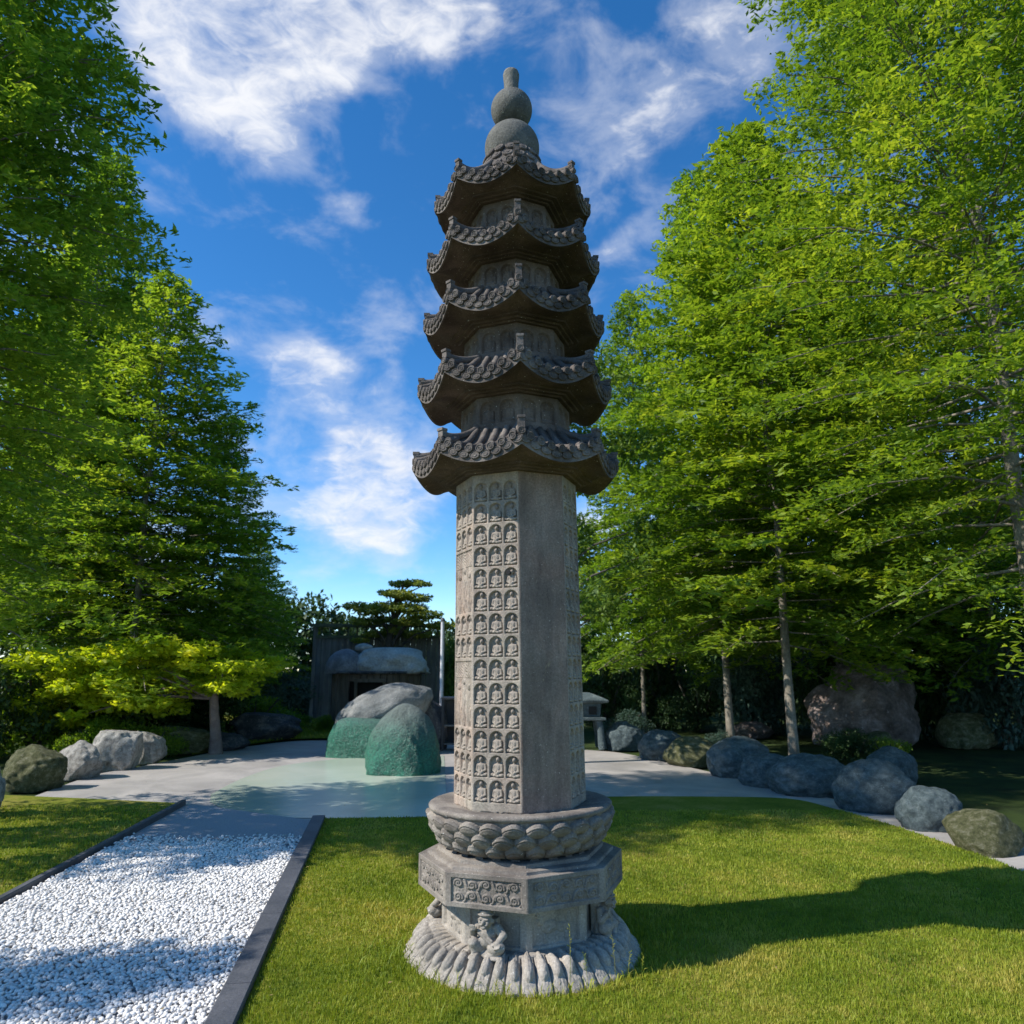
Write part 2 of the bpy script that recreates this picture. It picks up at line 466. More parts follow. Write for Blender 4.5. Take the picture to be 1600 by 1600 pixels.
# faces: 7 = front left, 0 = front right, 6 = left, 1 = right, others behind
for k in range(8):
    hf = {7: niches_h(ALL), 0: blank_h, 6: left_h, 1: niches_h(ALL)}.get(k, niches_h(ALL) if k in (2, 4) else blank_h)
    fine = k in (7, 6, 1)
    parts.append(relief_face(k, SR0, SZ0, SR1, SZ1, 104 if fine else 60, 660 if fine else 330, hf))
V, Fc = join_np(parts)
shaft = link('shaft', np_mesh('shaft', V, Fc, True), M['shaft'], pag)
shaft.rotation_euler = (0, 0, R(-1.2))
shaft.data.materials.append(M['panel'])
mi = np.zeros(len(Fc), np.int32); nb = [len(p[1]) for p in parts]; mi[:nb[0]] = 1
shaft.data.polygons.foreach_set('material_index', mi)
mb = MB(); oct_loft(mb, [(SR0 - .045, SZ0), (SR0 - .045, SZ1)]); core = mb
core.build('core', M['shaft'], shaft)
hole = MB(); hole.lathe([(.0135, -.006), (.0135, .006), (.011, .006)], 14, M=Matrix.Rotation(R(90), 4, 'X'))
n7, t7 = face_basis(7)
zz = 2.165
hp = Vector(n7 * (shaft_R(zz) * C8 + .001) + t7 * (.085)) + Vector((0, 0, zz))
ho = hole.build('drill_hole', M['dark'], shaft); ho.location = hp; ho.rotation_euler = (0, 0, R(-22.5))
def place_fig(k, r, c, scale=1.0):
    n, t = face_basis(k)
    zb = SZ0 + .069 + r * PIT
    a = shaft_R(zb) * C8; hw = a * T8
    o = bpy.data.objects.new('seated_figure', buddha); col.objects.link(o)
    o.parent = shaft
    p = n * (a - .0165) + t * (c * hw / 3 * 1.93); o.location = (p[0], p[1], zb)
    rj = random.Random(k * 1000 + r * 10 + c)
    o.rotation_euler = (0, R(rj.uniform(-3, 3)), math.atan2(n[1], n[0]) + R(90) + R(rj.uniform(-7, 7)))
    s = scale * rj.uniform(.98, 1.06); o.scale = (s, s * .95, s * rj.uniform(.97, 1.03))
    return o
buddha.materials.append(M['shaft'])
cnt = 0; rest = []
for (k, rows) in ((7, ALL), (6, LEFT_ROWS), (1, ALL), (2, ALL), (4, ALL)):
    for r in rows:
        for c in (-1, 0, 1):
            if cnt < 100: place_fig(k, r, c); cnt += 1
            else: rest.append((k, r, c))
# remaining figures as one part
bv = np.zeros(len(buddha.vertices) * 3, np.float32); buddha.vertices.foreach_get('co', bv); bv = bv.reshape(-1, 3)
bt = []
buddha.calc_loop_triangles()
bt = np.zeros(len(buddha.loop_triangles) * 3, np.int32); buddha.loop_triangles.foreach_get('vertices', bt); bt = bt.reshape(-1, 3)
ps = []
for (k, r, c) in rest:
    n, t = face_basis(k); zb = SZ0 + .069 + r * PIT; a = shaft_R(zb) * C8; hw = a * T8
    an = math.atan2(n[1], n[0]) + R(90)
    rm = np.array(((math.cos(an), -math.sin(an), 0), (math.sin(an), math.cos(an), 0), (0, 0, 1)))
    ps.append((bv @ rm.T + n * (a - .0165) + t * (c * hw / 3 * 1.93) + np.array((0, 0, zb)), bt))
V, Fc = join_np(ps)
o = link('seated_figure_rows', np_mesh('seated_figure_rows', V, Fc, True), M['shaft'], shaft); o['kind'] = 'stuff'

# ---- tiers of roof
def roof_tier(Ro, zc0, r_in, z_mid, z_cor, fh, r_bodytop, z_body, n_disc, seed):
    """Ro eave circumradius; zc0 underside of cornice (at wall radius r_in); z_mid / z_cor eave bottom at mid and corner;
    fh fascia height; r_bodytop, z_body: where the roof meets the drum above"""
    mb = MB(); cb = MB(); rj = random.Random(seed)
    ao = Ro * C8; ai = r_bodytop * C8
    Tn = T8
    zb = lambda s: z_mid + (z_cor - z_mid) * abs(s) ** 1.9
    zt = lambda s: zb(s) + fh * (1 + .10 * abs(s) ** 2)
    pw = 2.1
    def top(a, s):
        t = (a - ai) / (ao - ai)
        g = 1 - (1 - t) ** pw
        return z_body + (zt(s) - z_body) * g
    # cornice: three stepped octagonal courses
    ch = max(.012, (z_mid + .5 * (z_cor - z_mid) - zc0) * .42)
    steps = [(r_in - .02, zc0), (r_in + .022, zc0), (r_in + .030, zc0 + ch * .5), (r_in + .055, zc0 + ch * .55), (r_in + .062, zc0 + ch * 1.1), (r_in + .094, zc0 + ch * 1.15), (r_in + .099, zc0 + ch * 1.75)]
    oct_loft(cb, steps, True, True)
    rc, zc = r_in + .085, zc0 + ch * 1.6
    for k in range(8):
        n, t = face_basis(k); n = Vector(n); t = Vector(t)
        pt = lambda a, w, z: n * a + t * w + Vector((0, 0, z))
        ac = rc * C8
        # underside (slightly coved) and lip
        def und(u, v, ac=ac):
            s = u * 2 - 1; a = ac + (ao - .012 - ac) * v
            z = zc + (zb(s) + .004 - zc) * v ** 1.4 + .012 * math.sin(math.pi * v)
            return pt(a, s * a * Tn, z)
        cb.grid(und, 22, 8, True, flip=True)
        mb.grid(lambda u, v: pt(ao - .012 + .012 * v, (u * 2 - 1) * (ao - .012 + .012 * v) * Tn, zb(u * 2 - 1) + .004 * (1 - v)), 22, 1, True, flip=True)
        mb.grid(lambda u, v: pt(ao - .006 * v, (u * 2 - 1) * (ao - .006 * v) * Tn, zb(u * 2 - 1) + (zt(u * 2 - 1) - zb(u * 2 - 1)) * v * .94), 22, 2, True)
        # top sheet
        mb.grid(lambda u, v: pt(ao - .004 + (ai - ao) * v, (u * 2 - 1) * (ao - .004 + (ai - ao) * v) * Tn, top(ao + (ai - ao) * v, u * 2 - 1) - fh * .10), 22, 10, True)
        # tile ribs with round ends
        W = 2 * ao * Tn
        pitch = W / (n_disc + .55); rr = pitch * .30; rd = pitch * .37
        for j in range(n_disc):
            w = (j - (n_disc - 1) / 2) * pitch
            aend = max(ai + .005, abs(w) / Tn + .004)
            if ao - aend > .02:
                pts = []
                for q in range(9):
                    a = ao + .006 - (ao + .006 - aend) * q / 8
                    s = max(-1, min(1, w / (min(a, ao) * Tn)))
                    pts.append(pt(a, w, top(min(a, ao), s) - fh * .10 + rr * .25))
                mb.tube(pts, [rr] * 9, 10, True, True)
            s = w / (ao * Tn)
            jz = rj.uniform(-.002, .002)
            c = pt(ao + .004, w, zb(s) + fh * .80 + jz)
            tilt = Matrix.Rotation(math.atan2(n.y, n.x) + math.pi / 2, 4, 'Z') @ Matrix.Rotation(R(90 + rj.uniform(-5, 5)), 4, 'X')
            mb.lathe([(rd, -.016), (rd, .010), (rd * .86, .0135), (rd * .76, .0125), (rd * .70, .009), (rd * .50, .009), (rd * .44, .0125), (rd * .30, .0125), (rd * .22, .0085), (rd * .10, .011)], 14, c, False, tilt)
        # scalloped drip tiles between, one row lower
        for j in range(n_disc + 1):
            w = (j - n_disc / 2) * pitch
            if abs(w) > ao * Tn - pitch * .25: w = math.copysign(ao * Tn - pitch * .30, w)
            s = w / (ao * Tn)
            c = pt(ao + .002, w, zb(s) + fh * .42)
            sl = (zb(min(1, s + .05)) - zb(max(-1, s - .05))) / (.1 * ao * Tn)
            tilt = Matrix.Rotation(math.atan2(n.y, n.x) + math.pi / 2, 4, 'Z') @ Matrix.Rotation(math.atan(sl) * -1 * -1, 4, 'Y').inverted() @ Matrix.Rotation(R(90), 4, 'X')
            mm = tilt @ Matrix.Diagonal((1.12, .82, 1, 1))
            mb.lathe([(rd * 1.12, -.01), (rd * 1.14, .007), (rd * 1.0, .0095), (rd * .92, .0065), (rd * .6, .0065), (rd * .5, .009), (rd * .2, .008)], 12, c, False, mm)
    roof = mb.build('roof', M['roof'], pag)
    cb.build('cornice', M['brown'], roof)
    # hip ridges with an upright end block
    for k in range(8):
        rb = MB()
        d = Vector((math.cos(R(-90 + 45 * k)), math.sin(R(-90 + 45 * k)), 0))
        pts = []; rad = []
        for q in range(12):
            f = q / 11; rad_ = r_bodytop - .01 + (Ro - .012 - r_bodytop + .01) * f
            z = top(rad_ * C8, 1) + .004 + .018 * max(0, f - .55) ** 1.5
            pts.append(d * rad_ + Vector((0, 0, z))); rad.append(.0215 if f < .9 else .023)
        rb.tube(pts, rad, 10)
        tip = pts[-1]; rot = Matrix.Rotation(R(-90 + 45 * k) + math.pi / 2, 3, 'Z')
        up = .044 if k == 0 else (.022 if k in (1, 7) else .008)
        sz = .040 * Ro / .67
        rb.box(tip + Vector((0, 0, up * .35)) + d * -.004, (sz, sz * .9, up + .03), rot)
        rb.box(tip + Vector((0, 0, up * .85 + .010)) + d * -.002, (sz * 1.16, sz * 1.1, .016), rot)
        # round tile end below the block
        tilt = Matrix.Rotation(math.atan2(d.y, d.x) + math.pi / 2, 4, 'Z') @ Matrix.Rotation(R(90), 4, 'X')
        rd = .024 * Ro / .67
        rb.lathe([(rd, -.03), (rd, .010), (rd * .86, .0135), (rd * .74, .010), (rd * .48, .010), (rd * .42, .013), (rd * .2, .010)], 14, d * (Ro - .002) + Vector((0, 0, z_cor + fh * .80)), False, tilt)
        rb.box(d * (Ro - .012) + Vector((0, 0, z_cor + fh * .45)), (.030, .022, fh * .9), rot)
        rb.build('ridge', M['roof'], roof)
    return roof

def drum(r0, z0, r1, z1):
    hz = z1 - z0
    def hf(x, z, hw):
        hw = float(np.mean(hw)); out = .0012 * vnoise(x, z, 30, 31)
        w = hw * .74; h = min(hz * .62, w * 1.45); zb = z0 + hz * .24
        for cx in (-hw * .47, hw * .47):
            X = x - cx; Z = z - zb
            sd = arch_sd(X, Z, w, h)
            rec = -.019 * sstep(sd, 0, .003)
            s = h / .121
            f = ell2(X, Z, 0, .014 * s, .040 * s, .014 * s, .013)
            f = np.maximum(f, ell2(X, Z, 0, .048 * s, .023 * s, .030 * s, .013))
            f = np.maximum(f, ell2(X, Z, -.024 * s, .045 * s, .010 * s, .026 * s, .010))
            f = np.maximum(f, ell2(X, Z, .024 * s, .045 * s, .010 * s, .026 * s, .010))
            f = np.maximum(f, ell2(X, Z, 0, .092 * s, .013 * s, .017 * s, .013))
            out = out + rec + f * (sd > .002)
        return out
    ps = [relief_face(k, r0, z0, r1, z1, 80, 66, hf) for k in range(8)]
    V, Fc = join_np(ps)
    return link('drum', np_mesh('drum', V, Fc, True), M['drum'], pag)

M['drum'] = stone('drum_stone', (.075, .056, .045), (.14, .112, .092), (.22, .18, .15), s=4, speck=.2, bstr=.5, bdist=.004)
TOP_APEX = 5.20
#          Ro     zc0   r_in  zmid   zcor   fh    rb    zbody n
tiers = [(.676, 2.785, .410, 2.790, 2.872, .100, .372, 3.090, 7, 1),
         (.650, 3.300, .372, 3.292, 3.396, .096, .352, 3.580, 7, 2),
         (.618, 3.790, .350, 3.780, 3.880, .092, .325, 4.085, 7, 3),
         (.600, 4.262, .325, 4.240, 4.342, .090, .305, 4.530, 7, 4),
         (.552, 4.725, .303, 4.715, 4.802, .088, .185, 5.150, 6, 5)]
for a in tiers: roof_tier(*a)
drum(.370, 3.06, .366, 3.315)
drum(.350, 3.55, .345, 3.805)
drum(.323, 4.05, .319, 4.275)
drum(.303, 4.50, .298, 4.740)
# ---- gourd finial and the scale collar beneath it
mb = MB()
prof = [(.15, 5.12), (.165, 5.18)]
for q in range(1, 24):
    a = -math.pi / 2 * .62 + (math.pi / 2 * .62 + math.pi / 2 * .72) * q / 23
    prof.append((.200 * math.cos(a), 5.365 + .200 * math.sin(a)))
b2 = []
for q in range(24):
    a = -math.pi / 2 * .70 + (math.pi / 2 * .70 + math.pi / 2 * .78) * q / 23
    b2.append((.153 * math.cos(a), 5.695 + .153 * math.sin(a)))
prof = [p for p in prof if p[1] < b2[0][1] - .004] + b2
prof += [(.058, 5.862), (.054, 5.885), (.055, 5.93), (.060, 5.975), (.061, 6.0), (.055, 6.022), (.038, 6.036), (.015, 6.042)]
mb.lathe(prof, 48)
mb.build('gourd_finial', M['gourd'], pag, (0, 0, -.03))
mb = MB()
for row, (rr, z, n) in enumerate(((.235, 5.075, 18), (.215, 5.150, 16), (.20, 5.215, 15))):
    for i in range(n):
        a = 2 * math.pi * (i + .5 * (row % 2)) / n
        mt = Matrix.Rotation(a + math.pi / 2, 4, 'Z') @ Matrix.Rotation(R(62), 4, 'X')
        mb.lathe([(.036, -.03), (.038, .0), (.033, .006), (.028, .004), (.016, .004), (.012, .008), (.004, .008)], 12, (rr * math.cos(a), rr * math.sin(a), z), False, mt)
mb.lathe([(.25, 5.02), (.225, 5.10), (.205, 5.17), (.185, 5.23), (.15, 5.25)], 40)
mb.build('scale_collar', M['roof'], pag)

# ---- lotus throne under the shaft
def surf_rev(prof, nu, nv, hfun):
    """prof: polyline (r,z); height field outwards along the profile normal"""
    pr = np.array(prof, float); seg = np.hypot(np.diff(pr[:, 0]), np.diff(pr[:, 1])); L = np.concatenate([[0], np.cumsum(seg)])
    tt = np.linspace(0, L[-1], nv + 1)
    r = np.interp(tt, L, pr[:, 0]); z = np.interp(tt, L, pr[:, 1])
    dr = np.gradient(r, tt); dz = np.gradient(z, tt); ln = np.hypot(dr, dz); nr, nz = dz / ln, -dr / ln
    th = np.linspace(0, 2 * np.pi, nu, endpoint=False)
    TH, TT = np.meshgrid(th, tt / L[-1])
    h = hfun(TH, TT)
    rr = r[:, None] + h * nr[:, None]; zz = z[:, None] + h * nz[:, None]
    V = np.stack([rr * np.cos(TH), rr * np.sin(TH), zz], -1).reshape(-1, 3)
    idx = np.arange(nu * (nv + 1)).reshape(nv + 1, nu); nx = np.roll(idx, -1, axis=1)
    Fc = np.stack([idx[:-1], nx[:-1], nx[1:], idx[1:]], -1).reshape(-1, 4)
    return V, Fc
def throne_h(TH, T):
    N = 26; out = np.zeros_like(TH) - .004
    # rows of cupped petals, tips up; lower rows lie in front
    for row, (v0, v1, ph) in enumerate(((.70, 1.0, .5), (.40, .78, 0), (.06, .52, .5))):
        c = (TH / (2 * np.pi) * N + ph) % 1 - .5
        y = (T - v0) / (v1 - v0)
        top = 1 - (np.abs(c) * 2) ** 1.8 * .42
        wid = np.sqrt(np.clip(1 - (c * 2 / 1.04) ** 2, 0, 1))
        inside = (y > 0) & (y < top)
        bul = .014 + .030 * wid * np.clip(y, 0, 1) ** .6
        lip = -.012 * sstep(y, top - .22, top - .02) * 1.0
        groove = -.006 * (np.abs(y - (top - .26)) < .035)
        h = (bul + lip + groove) * inside * sstep(wid, .12, .5)
        out = np.where(inside, np.maximum(h, out * 0 - .004), out)
    return out + .0015 * vnoise(TH * 2, T, 12, 41)
pr = [(.395, .600), (.425, .606), (.470, .640), (.505, .690), (.528, .745), (.535, .790)]
V, Fc = surf_rev(pr, 900, 84, throne_h)
parts = [(V, Fc)]
V2, F2 = surf_rev([(.535, .790), (.552, .800), (.553, .818), (.535, .826), (.47, .822), (.30, .800), (.05, .798)], 200, 30, lambda a, b: .0035 * vnoise(a * 3, b, 9, 5) + .002 * vnoise(a * 9, b, 30, 6))
parts.append((V2, F2))
V, Fc = join_np(parts)
link('lotus_throne', np_mesh('lotus_throne', V, Fc, True), M['throne'] if 'throne' in M else M['slab'], pag)
mb = MB(); mb.lathe([(.43, .555), (.405, .575), (.40, .61)], 48)
for i in range(26):      # small upright leaf points round the neck
    a = 2 * math.pi * i / 26
    c = Vector((math.cos(a), math.sin(a), 0)); t = Vector((-c.y, c.x, 0))
    b = c * .445 + Vector((0, 0, .565))
    mb.add([b - t * .035, b + t * .035, c * .425 + Vector((0, 0, .625)), c * .41 + Vector((0, 0, .57))], [(0, 1, 2), (1, 3, 2), (3, 0, 2)])
mb.build('throne_neck', M['roof'], pag)

# ---- frieze slab with scroll carving
def scroll_field(X, Z, hw, hh):
    pts = []
    n = 5; w = hw * 2 * .88 / n
    for row in (-1, 1):
        for i in range(n):
            cx = -hw * .88 + w * (i + .5); sgn = 1 if (i + (row > 0)) % 2 else -1
            cz = row * hh * .50 + sgn * hh * .06
            for q in np.linspace(0, 1, 46):
                a = q * 2 * np.pi * 1.55 + np.pi / 2 * (1 - sgn)
                r = (.12 + .88 * q) * hh * .37
                pts.append((cx + r * 1.15 * np.cos(a), cz + r * np.sin(a) * sgn))
            for q in np.linspace(0, 1, 12):
                pts.append((cx + w * (.42 + .3 * q), cz + sgn * hh * .34 * np.cos(q * np.pi)))
    pts = np.array(pts); d = np.full(X.shape, 9.0)
    for (px, pz) in pts:
        d = np.minimum(d, np.hypot(X - px, Z - pz))
    return d
SLZ0, SLZ1, SLR = .366, .532, .610
cache = {}
def slab_h(x, z, hw):
    hw = float(np.mean(hw))
    if 'd' not in cache:
        cache['d'] = scroll_field(x, z - (SLZ0 + SLZ1) / 2, hw * .97, (SLZ1 - SLZ0) * .36)
    d = cache['d']
    sd = np.minimum(hw * .86 - np.abs(x), (SLZ1 - SLZ0) * .37 - np.abs(z - (SLZ0 + SLZ1) / 2))
    rec = -.009 * sstep(sd, 0, .003)
    ridge = .008 * sstep(.0075 - d, 0, .004) + .003 * vnoise(x, z, 90, 51)
    return rec + ridge * (sd > .005) + .001 * vnoise(x, z, 40, 52)
V, Fc = join_np([relief_face(k, SLR, SLZ0, SLR, SLZ1, 230, 84, slab_h) for k in range(8)])
slab = link('frieze_slab', np_mesh('frieze_slab', V, Fc, True), M['slab'], pag)
mb = MB()
oct_loft(mb, [(SLR - .012, SLZ0 + .001), (SLR - .012, SLZ1 - .001)])
oct_loft(mb, [(SLR, SLZ1), (SLR - .004, SLZ1 + .003), (.560, SLZ1 + .004), (.556, SLZ1 + .018), (.545, SLZ1 + .021), (.500, SLZ1 + .024), (.496, SLZ1 + .042), (.485, SLZ1 + .045), (.46, SLZ1 + .046)], False, True)
oct_loft(mb, [(.50, SLZ0 - .012), (.53, SLZ0 - .003), (SLR, SLZ0)], True, False)
mb.build('moulding', M['slab'], slab)

# ---- pedestal (dado)
DZ0, DZ1, DR = .118, .360, .470
def dado_h(fig):
    def f(x, z, hw):
        sd = np.minimum(hw * .80 - np.abs(x), np.minimum(z - DZ0 - .035, DZ1 - .02 - z))
        out = -.020 * sstep(sd, 0, .004)
        if not fig:
            zc = (DZ0 + DZ1) / 2
            q = np.zeros_like(x)
            for (cx, cz, rx, rz, hh) in ((-.03, 0, .055, .035, .014), (.05, -.01, .04, .03, .013), (-.085, .035, .025, .025, .014), (-.06, -.055, .012, .03, .012), (.01, -.055, .012, .03, .01), (.07, -.05, .013, .03, .012), (.095, .03, .012, .04, .01), (-.10, .06, .02, .012, .01)):
                q = np.maximum(q, ell2(x, z - zc, cx, cz, rx, rz, hh))
            q = q + .004 * np.sin(60 * np.hypot(x - .1, z - zc) + 8 * vnoise(x, z, 22, 61)) * .8
            out = out + q * (sd > .004)
        else:
            out = out + .006 * vnoise(x, z, 50, 62) * (sd > .004)
        return out + .001 * vnoise(x, z, 60, 63)
    return f
V, Fc = join_np([relief_face(k, DR, DZ0, DR, DZ1 + .01, 110, 80, dado_h(k % 2 == 1)) for k in range(8)])
dado = link('pedestal', np_mesh('pedestal', V, Fc, True), M['base'], pag)
mb = MB()
oct_loft(mb, [(DR - .02, .06), (DR - .02, DZ1)])
oct_loft(mb, [(DR + .058, .10), (DR + .058, .134), (DR + .052, .138), (DR - .03, .139)], False, False)
mb.build('step', M['base'], dado)

# ---- downturned lotus base
def petals_h(TH, T):
    N = 50
    c = (TH / (2 * np.pi) * N) % 1 - .5
    groove = -.016 * sstep(np.abs(c), .40, .5)
    flat = .003 * (1 - (2 * c) ** 2)
    # elongated bead
    d = 1 - (c / .38) ** 2 - ((T - .45 - .04 * np.sin(TH * 7)) / .19) ** 2
    d2 = 1 - (c / (.18 + .35 * np.clip(T, 0, .4))) ** 2 - ((T - .25) / .27) ** 2
    bead = .030 * np.sqrt(np.clip(np.maximum(d, 0), 0, 1)) + 0 * d2
    bead = np.maximum(bead, .012 * np.sqrt(np.clip(d2, 0, 1)))
    i = np.floor(TH / (2 * np.pi) * N).astype(int)
    jit = np.random.default_rng(3).random(N + 1)[i % N]
    tip = .012 * sstep(T, .70, .95) * (1 - (2 * c) ** 2)
    out = groove + flat + bead * (.85 + .3 * jit) + tip
    # petal ends: notched outline
    out -= .022 * sstep(T, .9 - .10 * (2 * np.abs(c)) ** 2 - .03 * jit, 1.0) * (np.abs(c) * 2) ** 2
    out += .005 * vnoise(TH * 3, T * .6, 9, 71) * (T > .1) + .0035 * vnoise(TH * 9, T * 2, 9, 72) * (T > .1)
    out -= .014 * sstep(vnoise(TH * 2, T * .5, 5, 73), .26, .36) * sstep(T, .72, .9)
    return out
pr = [(.672, -.03), (.680, .0), (.674, .022), (.648, .054), (.606, .088), (.560, .116), (.515, .132), (.45, .136)]
V, Fc = surf_rev(pr, 1500, 90, lambda a, b: petals_h(a, 1 - b))
link('lotus_base', np_mesh('lotus_base', V, Fc, True), M['base'], pag)

# ---- crouching bearers on alternate pedestal faces
HY = -.052
bearer = blob('bearer_figure',
    ells=[((0, -.022, .088), (.052, .046, .044)), ((0, -.026, .128), (.050, .040, .036)), ((0, HY, .203), (.034, .035, .038)),
          ((0, HY - .036, .200), (.008, .010, .012)), ((-.016, HY - .031, .216), (.012, .008, .0045)), ((.016, HY - .031, .216), (.012, .008, .0045)),
          ((-.012, HY - .033, .187), (.013, .007, .005)), ((.012, HY - .033, .187), (.013, .007, .005)), ((0, HY - .028, .172), (.015, .011, .011)),
          ((-.020, HY - .024, .198), (.010, .010, .010)), ((.020, HY - .024, .198), (.010, .010, .010)),
          ((-.036, HY + .004, .200), (.007, .010, .014)), ((.036, HY + .004, .200), (.007, .010, .014)),
          ((0, HY + .002, .236), (.042, .041, .010)), ((0, HY + .004, .252), (.034, .034, .016)),
          ((-.058, -.046, .068), (.034, .038, .038)), ((.052, -.052, .058), (.044, .038, .034)),
          ((-.056, -.072, .012), (.027, .038, .013)), ((.048, -.066, .016), (.054, .028, .015)), ((0, -.02, .02), (.055, .045, .03)),
          ((0, .0, .05), (.06, .03, .05))],
    caps=[((0, -.024, .15), .028, (0, -.040, .185), .024), ((-.046, -.018, .158), .024, (-.076, -.030, .112), .020), ((-.076, -.032, .112), .019, (-.066, -.060, .150), .016),
          ((.046, -.018, .158), .024, (.084, -.036, .124), .021), ((.084, -.038, .122), .020, (.066, -.074, .090), .016),
          ((-.058, -.060, .085), .024, (-.056, -.058, .020), .019), ((-.03, -.040, .05), .026, (-.06, -.062, .082), .030),
          ((.03, -.040, .05), .028, (.075, -.066, .070), .030), ((.075, -.064, .06), .022, (.02, -.070, .02), .017),
          ((-.042, -.052, .150), .007, (.036, -.064, .100), .007), ((-.036, -.060, .134), .006, (.030, -.066, .084), .006), ((-.048, -.056, .094), .008, (.048, -.060, .090), .008)] +
         [((.064 + i * .007, -.082, .090), .0052, (.060 + i * .008, -.096, .070 + i * .003), .0045) for i in range(4)] +
         [((-.076 + i * .008, -.068, .156), .0052, (-.078 + i * .008, -.072, .178 - abs(i - 1.5) * .003), .0045) for i in range(4)] +
         [((.056, -.080, .088), .0052, (.048, -.090, .084), .0045), ((-.050, -.066, .152), .0052, (-.043, -.070, .168), .0045)],
    boxes=[((0, .01, .10), (.085, .05, .20))], voxel=.0030, smooth=1)
bearer.materials.append(M['base'])
for k in (7, 1, 3, 5):
    n, t = face_basis(k)
    o = bpy.data.objects.new('bearer_figure', bearer); col.objects.link(o); o.parent = pag
    a = DR * C8 + .034
    p = n * a + t * (.0 if k != 7 else -.015); o.location = (p[0], p[1], .118)
    o.scale = (1.08, 1.08, .92)
    o.rotation_euler = (0, 0, math.atan2(n[1], n[0]) + R(90))
#PART3
# ================================================================== GROUND
def poly_area(name, pts2, z, mat, parent=None, res=None, thick=None):
    """flat sheet from a ground outline (world xy), optional thickness downwards"""
    bm = bmesh.new()
    vs = [bm.verts.new((p[0], p[1], z)) for p in pts2]
    f = bm.faces.new(vs)
    if f.normal.z < 0: f.normal_flip()
    if thick:
        g = bmesh.ops.extrude_face_region(bm, geom=[f])
        for v in g['geom']:
            if isinstance(v, bmesh.types.BMVert): v.co.z -= thick
    bmesh.ops.triangulate(bm, faces=bm.faces[:])
    bmesh.ops.recalc_face_normals(bm, faces=bm.faces[:])
    me = bpy.data.meshes.new(name); bm.to_mesh(me); bm.free()
    return link(name, me, mat, parent)

def px(*pts): return [tuple(G(*p))[:2] for p in pts]

def inside(poly, X, Y):
    res = np.zeros(X.shape, bool); n = len(poly)
    for i in range(n):
        x0, y0 = poly[i]; x1, y1 = poly[(i + 1) % n]
        if y0 == y1: continue
        c = ((y0 > Y) != (y1 > Y)) & (X < (x1 - x0) * (Y - y0) / (y1 - y0) + x0)
        res ^= c
    return res

def smooth_line(pts, n=6):
    out = []
    P_ = [np.array(p) for p in pts]
    for i in range(len(P_) - 1):
        p0 = P_[max(i - 1, 0)]; p1 = P_[i]; p2 = P_[i + 1]; p3 = P_[min(i + 2, len(P_) - 1)]
        for q in range(n):
            t = q / n
            out.append(tuple(.5 * ((2 * p1) + (-p0 + p2) * t + (2 * p0 - 5 * p1 + 4 * p2 - p3) * t * t + (-p0 + 3 * p1 - 3 * p2 + p3) * t ** 3)))
    out.append(tuple(P_[-1])); return out

# -- materials of the ground
def ground_mat(name, stops, s1=1.2, s2=30, bstr=.6, bd=.03):
    m, nt, b, out = nmat(name); v = coords(nt)
    f = math_n(nt, 'ADD', math_n(nt, 'MULTIPLY', noise_n(nt, v, s1, 4, .6), .65), math_n(nt, 'MULTIPLY', noise_n(nt, v, s2, 4, .7), .35))
    nt.links.new(ramp(nt, f, stops), b.inputs['Base Color']); b.inputs['Roughness'].default_value = .95
    b.inputs['Specular IOR Level'].default_value = .1
    bump(nt, b, noise_n(nt, v, s2 * 3, 4, .7), bstr, bd); return m
M['earth'] = ground_mat('earth', [(.35, (.020, .028, .012)), (.5, (.035, .055, .016)), (.65, (.06, .085, .022))])
M['turf'] = ground_mat('turf', [(.36, (.09, .13, .012)), (.5, (.17, .19, .020)), (.62, (.27, .235, .05))], 1.4, 22)
M['blade'] = leaf_mat('grass_blade', (.11, .17, .012), (.25, .31, .022), (.48, .41, .085), 1.1, .3, 1.3)
def pave_mat():
    m, nt, b, out = nmat('paving'); v = coords(nt)
    n1 = noise_n(nt, v, .9, 8, .68, .8); n2 = noise_n(nt, v, 45, 4, .7)
    c = ramp(nt, n1, [(.3, (.26, .24, .22)), (.5, (.37, .34, .31)), (.7, (.50, .455, .41))])
    c = mixc(nt, .4, c, ramp(nt, n2, [(.3, (.75, .75, .75)), (.7, (1.15, 1.15, 1.15))]), 'MULTIPLY')
    nt.links.new(c, b.inputs['Base Color']); b.inputs['Roughness'].default_value = .62
    bump(nt, b, n2, .25, .004); return m
M['paving'] = pave_mat()
def pond_mat():
    m, nt, b, out = nmat('pond_water'); v = coords(nt)
    n1 = noise_n(nt, v, .45, 4, .55, .6)
    c = ramp(nt, n1, [(.32, (.36, .41, .33)), (.5, (.42, .475, .385)), (.7, (.50, .53, .44))])
    nt.links.new(c, b.inputs['Base Color']); b.inputs['Roughness'].default_value = .24
    b.inputs['Specular IOR Level'].default_value = .35
    bump(nt, b, noise_n(nt, coords(nt, scale=(.5, 2, 1)), 5, 3, .5), .06, .02); return m
M['pond'] = pond_mat()

# -- ground sheet
mb = MB(); mb.add([(-300, -60, -.05), (300, -60, -.05), (300, 400, -.05), (-300, 400, -.05)], [(0, 1, 2, 3)])
tag(mb.build('ground', M['earth']), kind='structure')

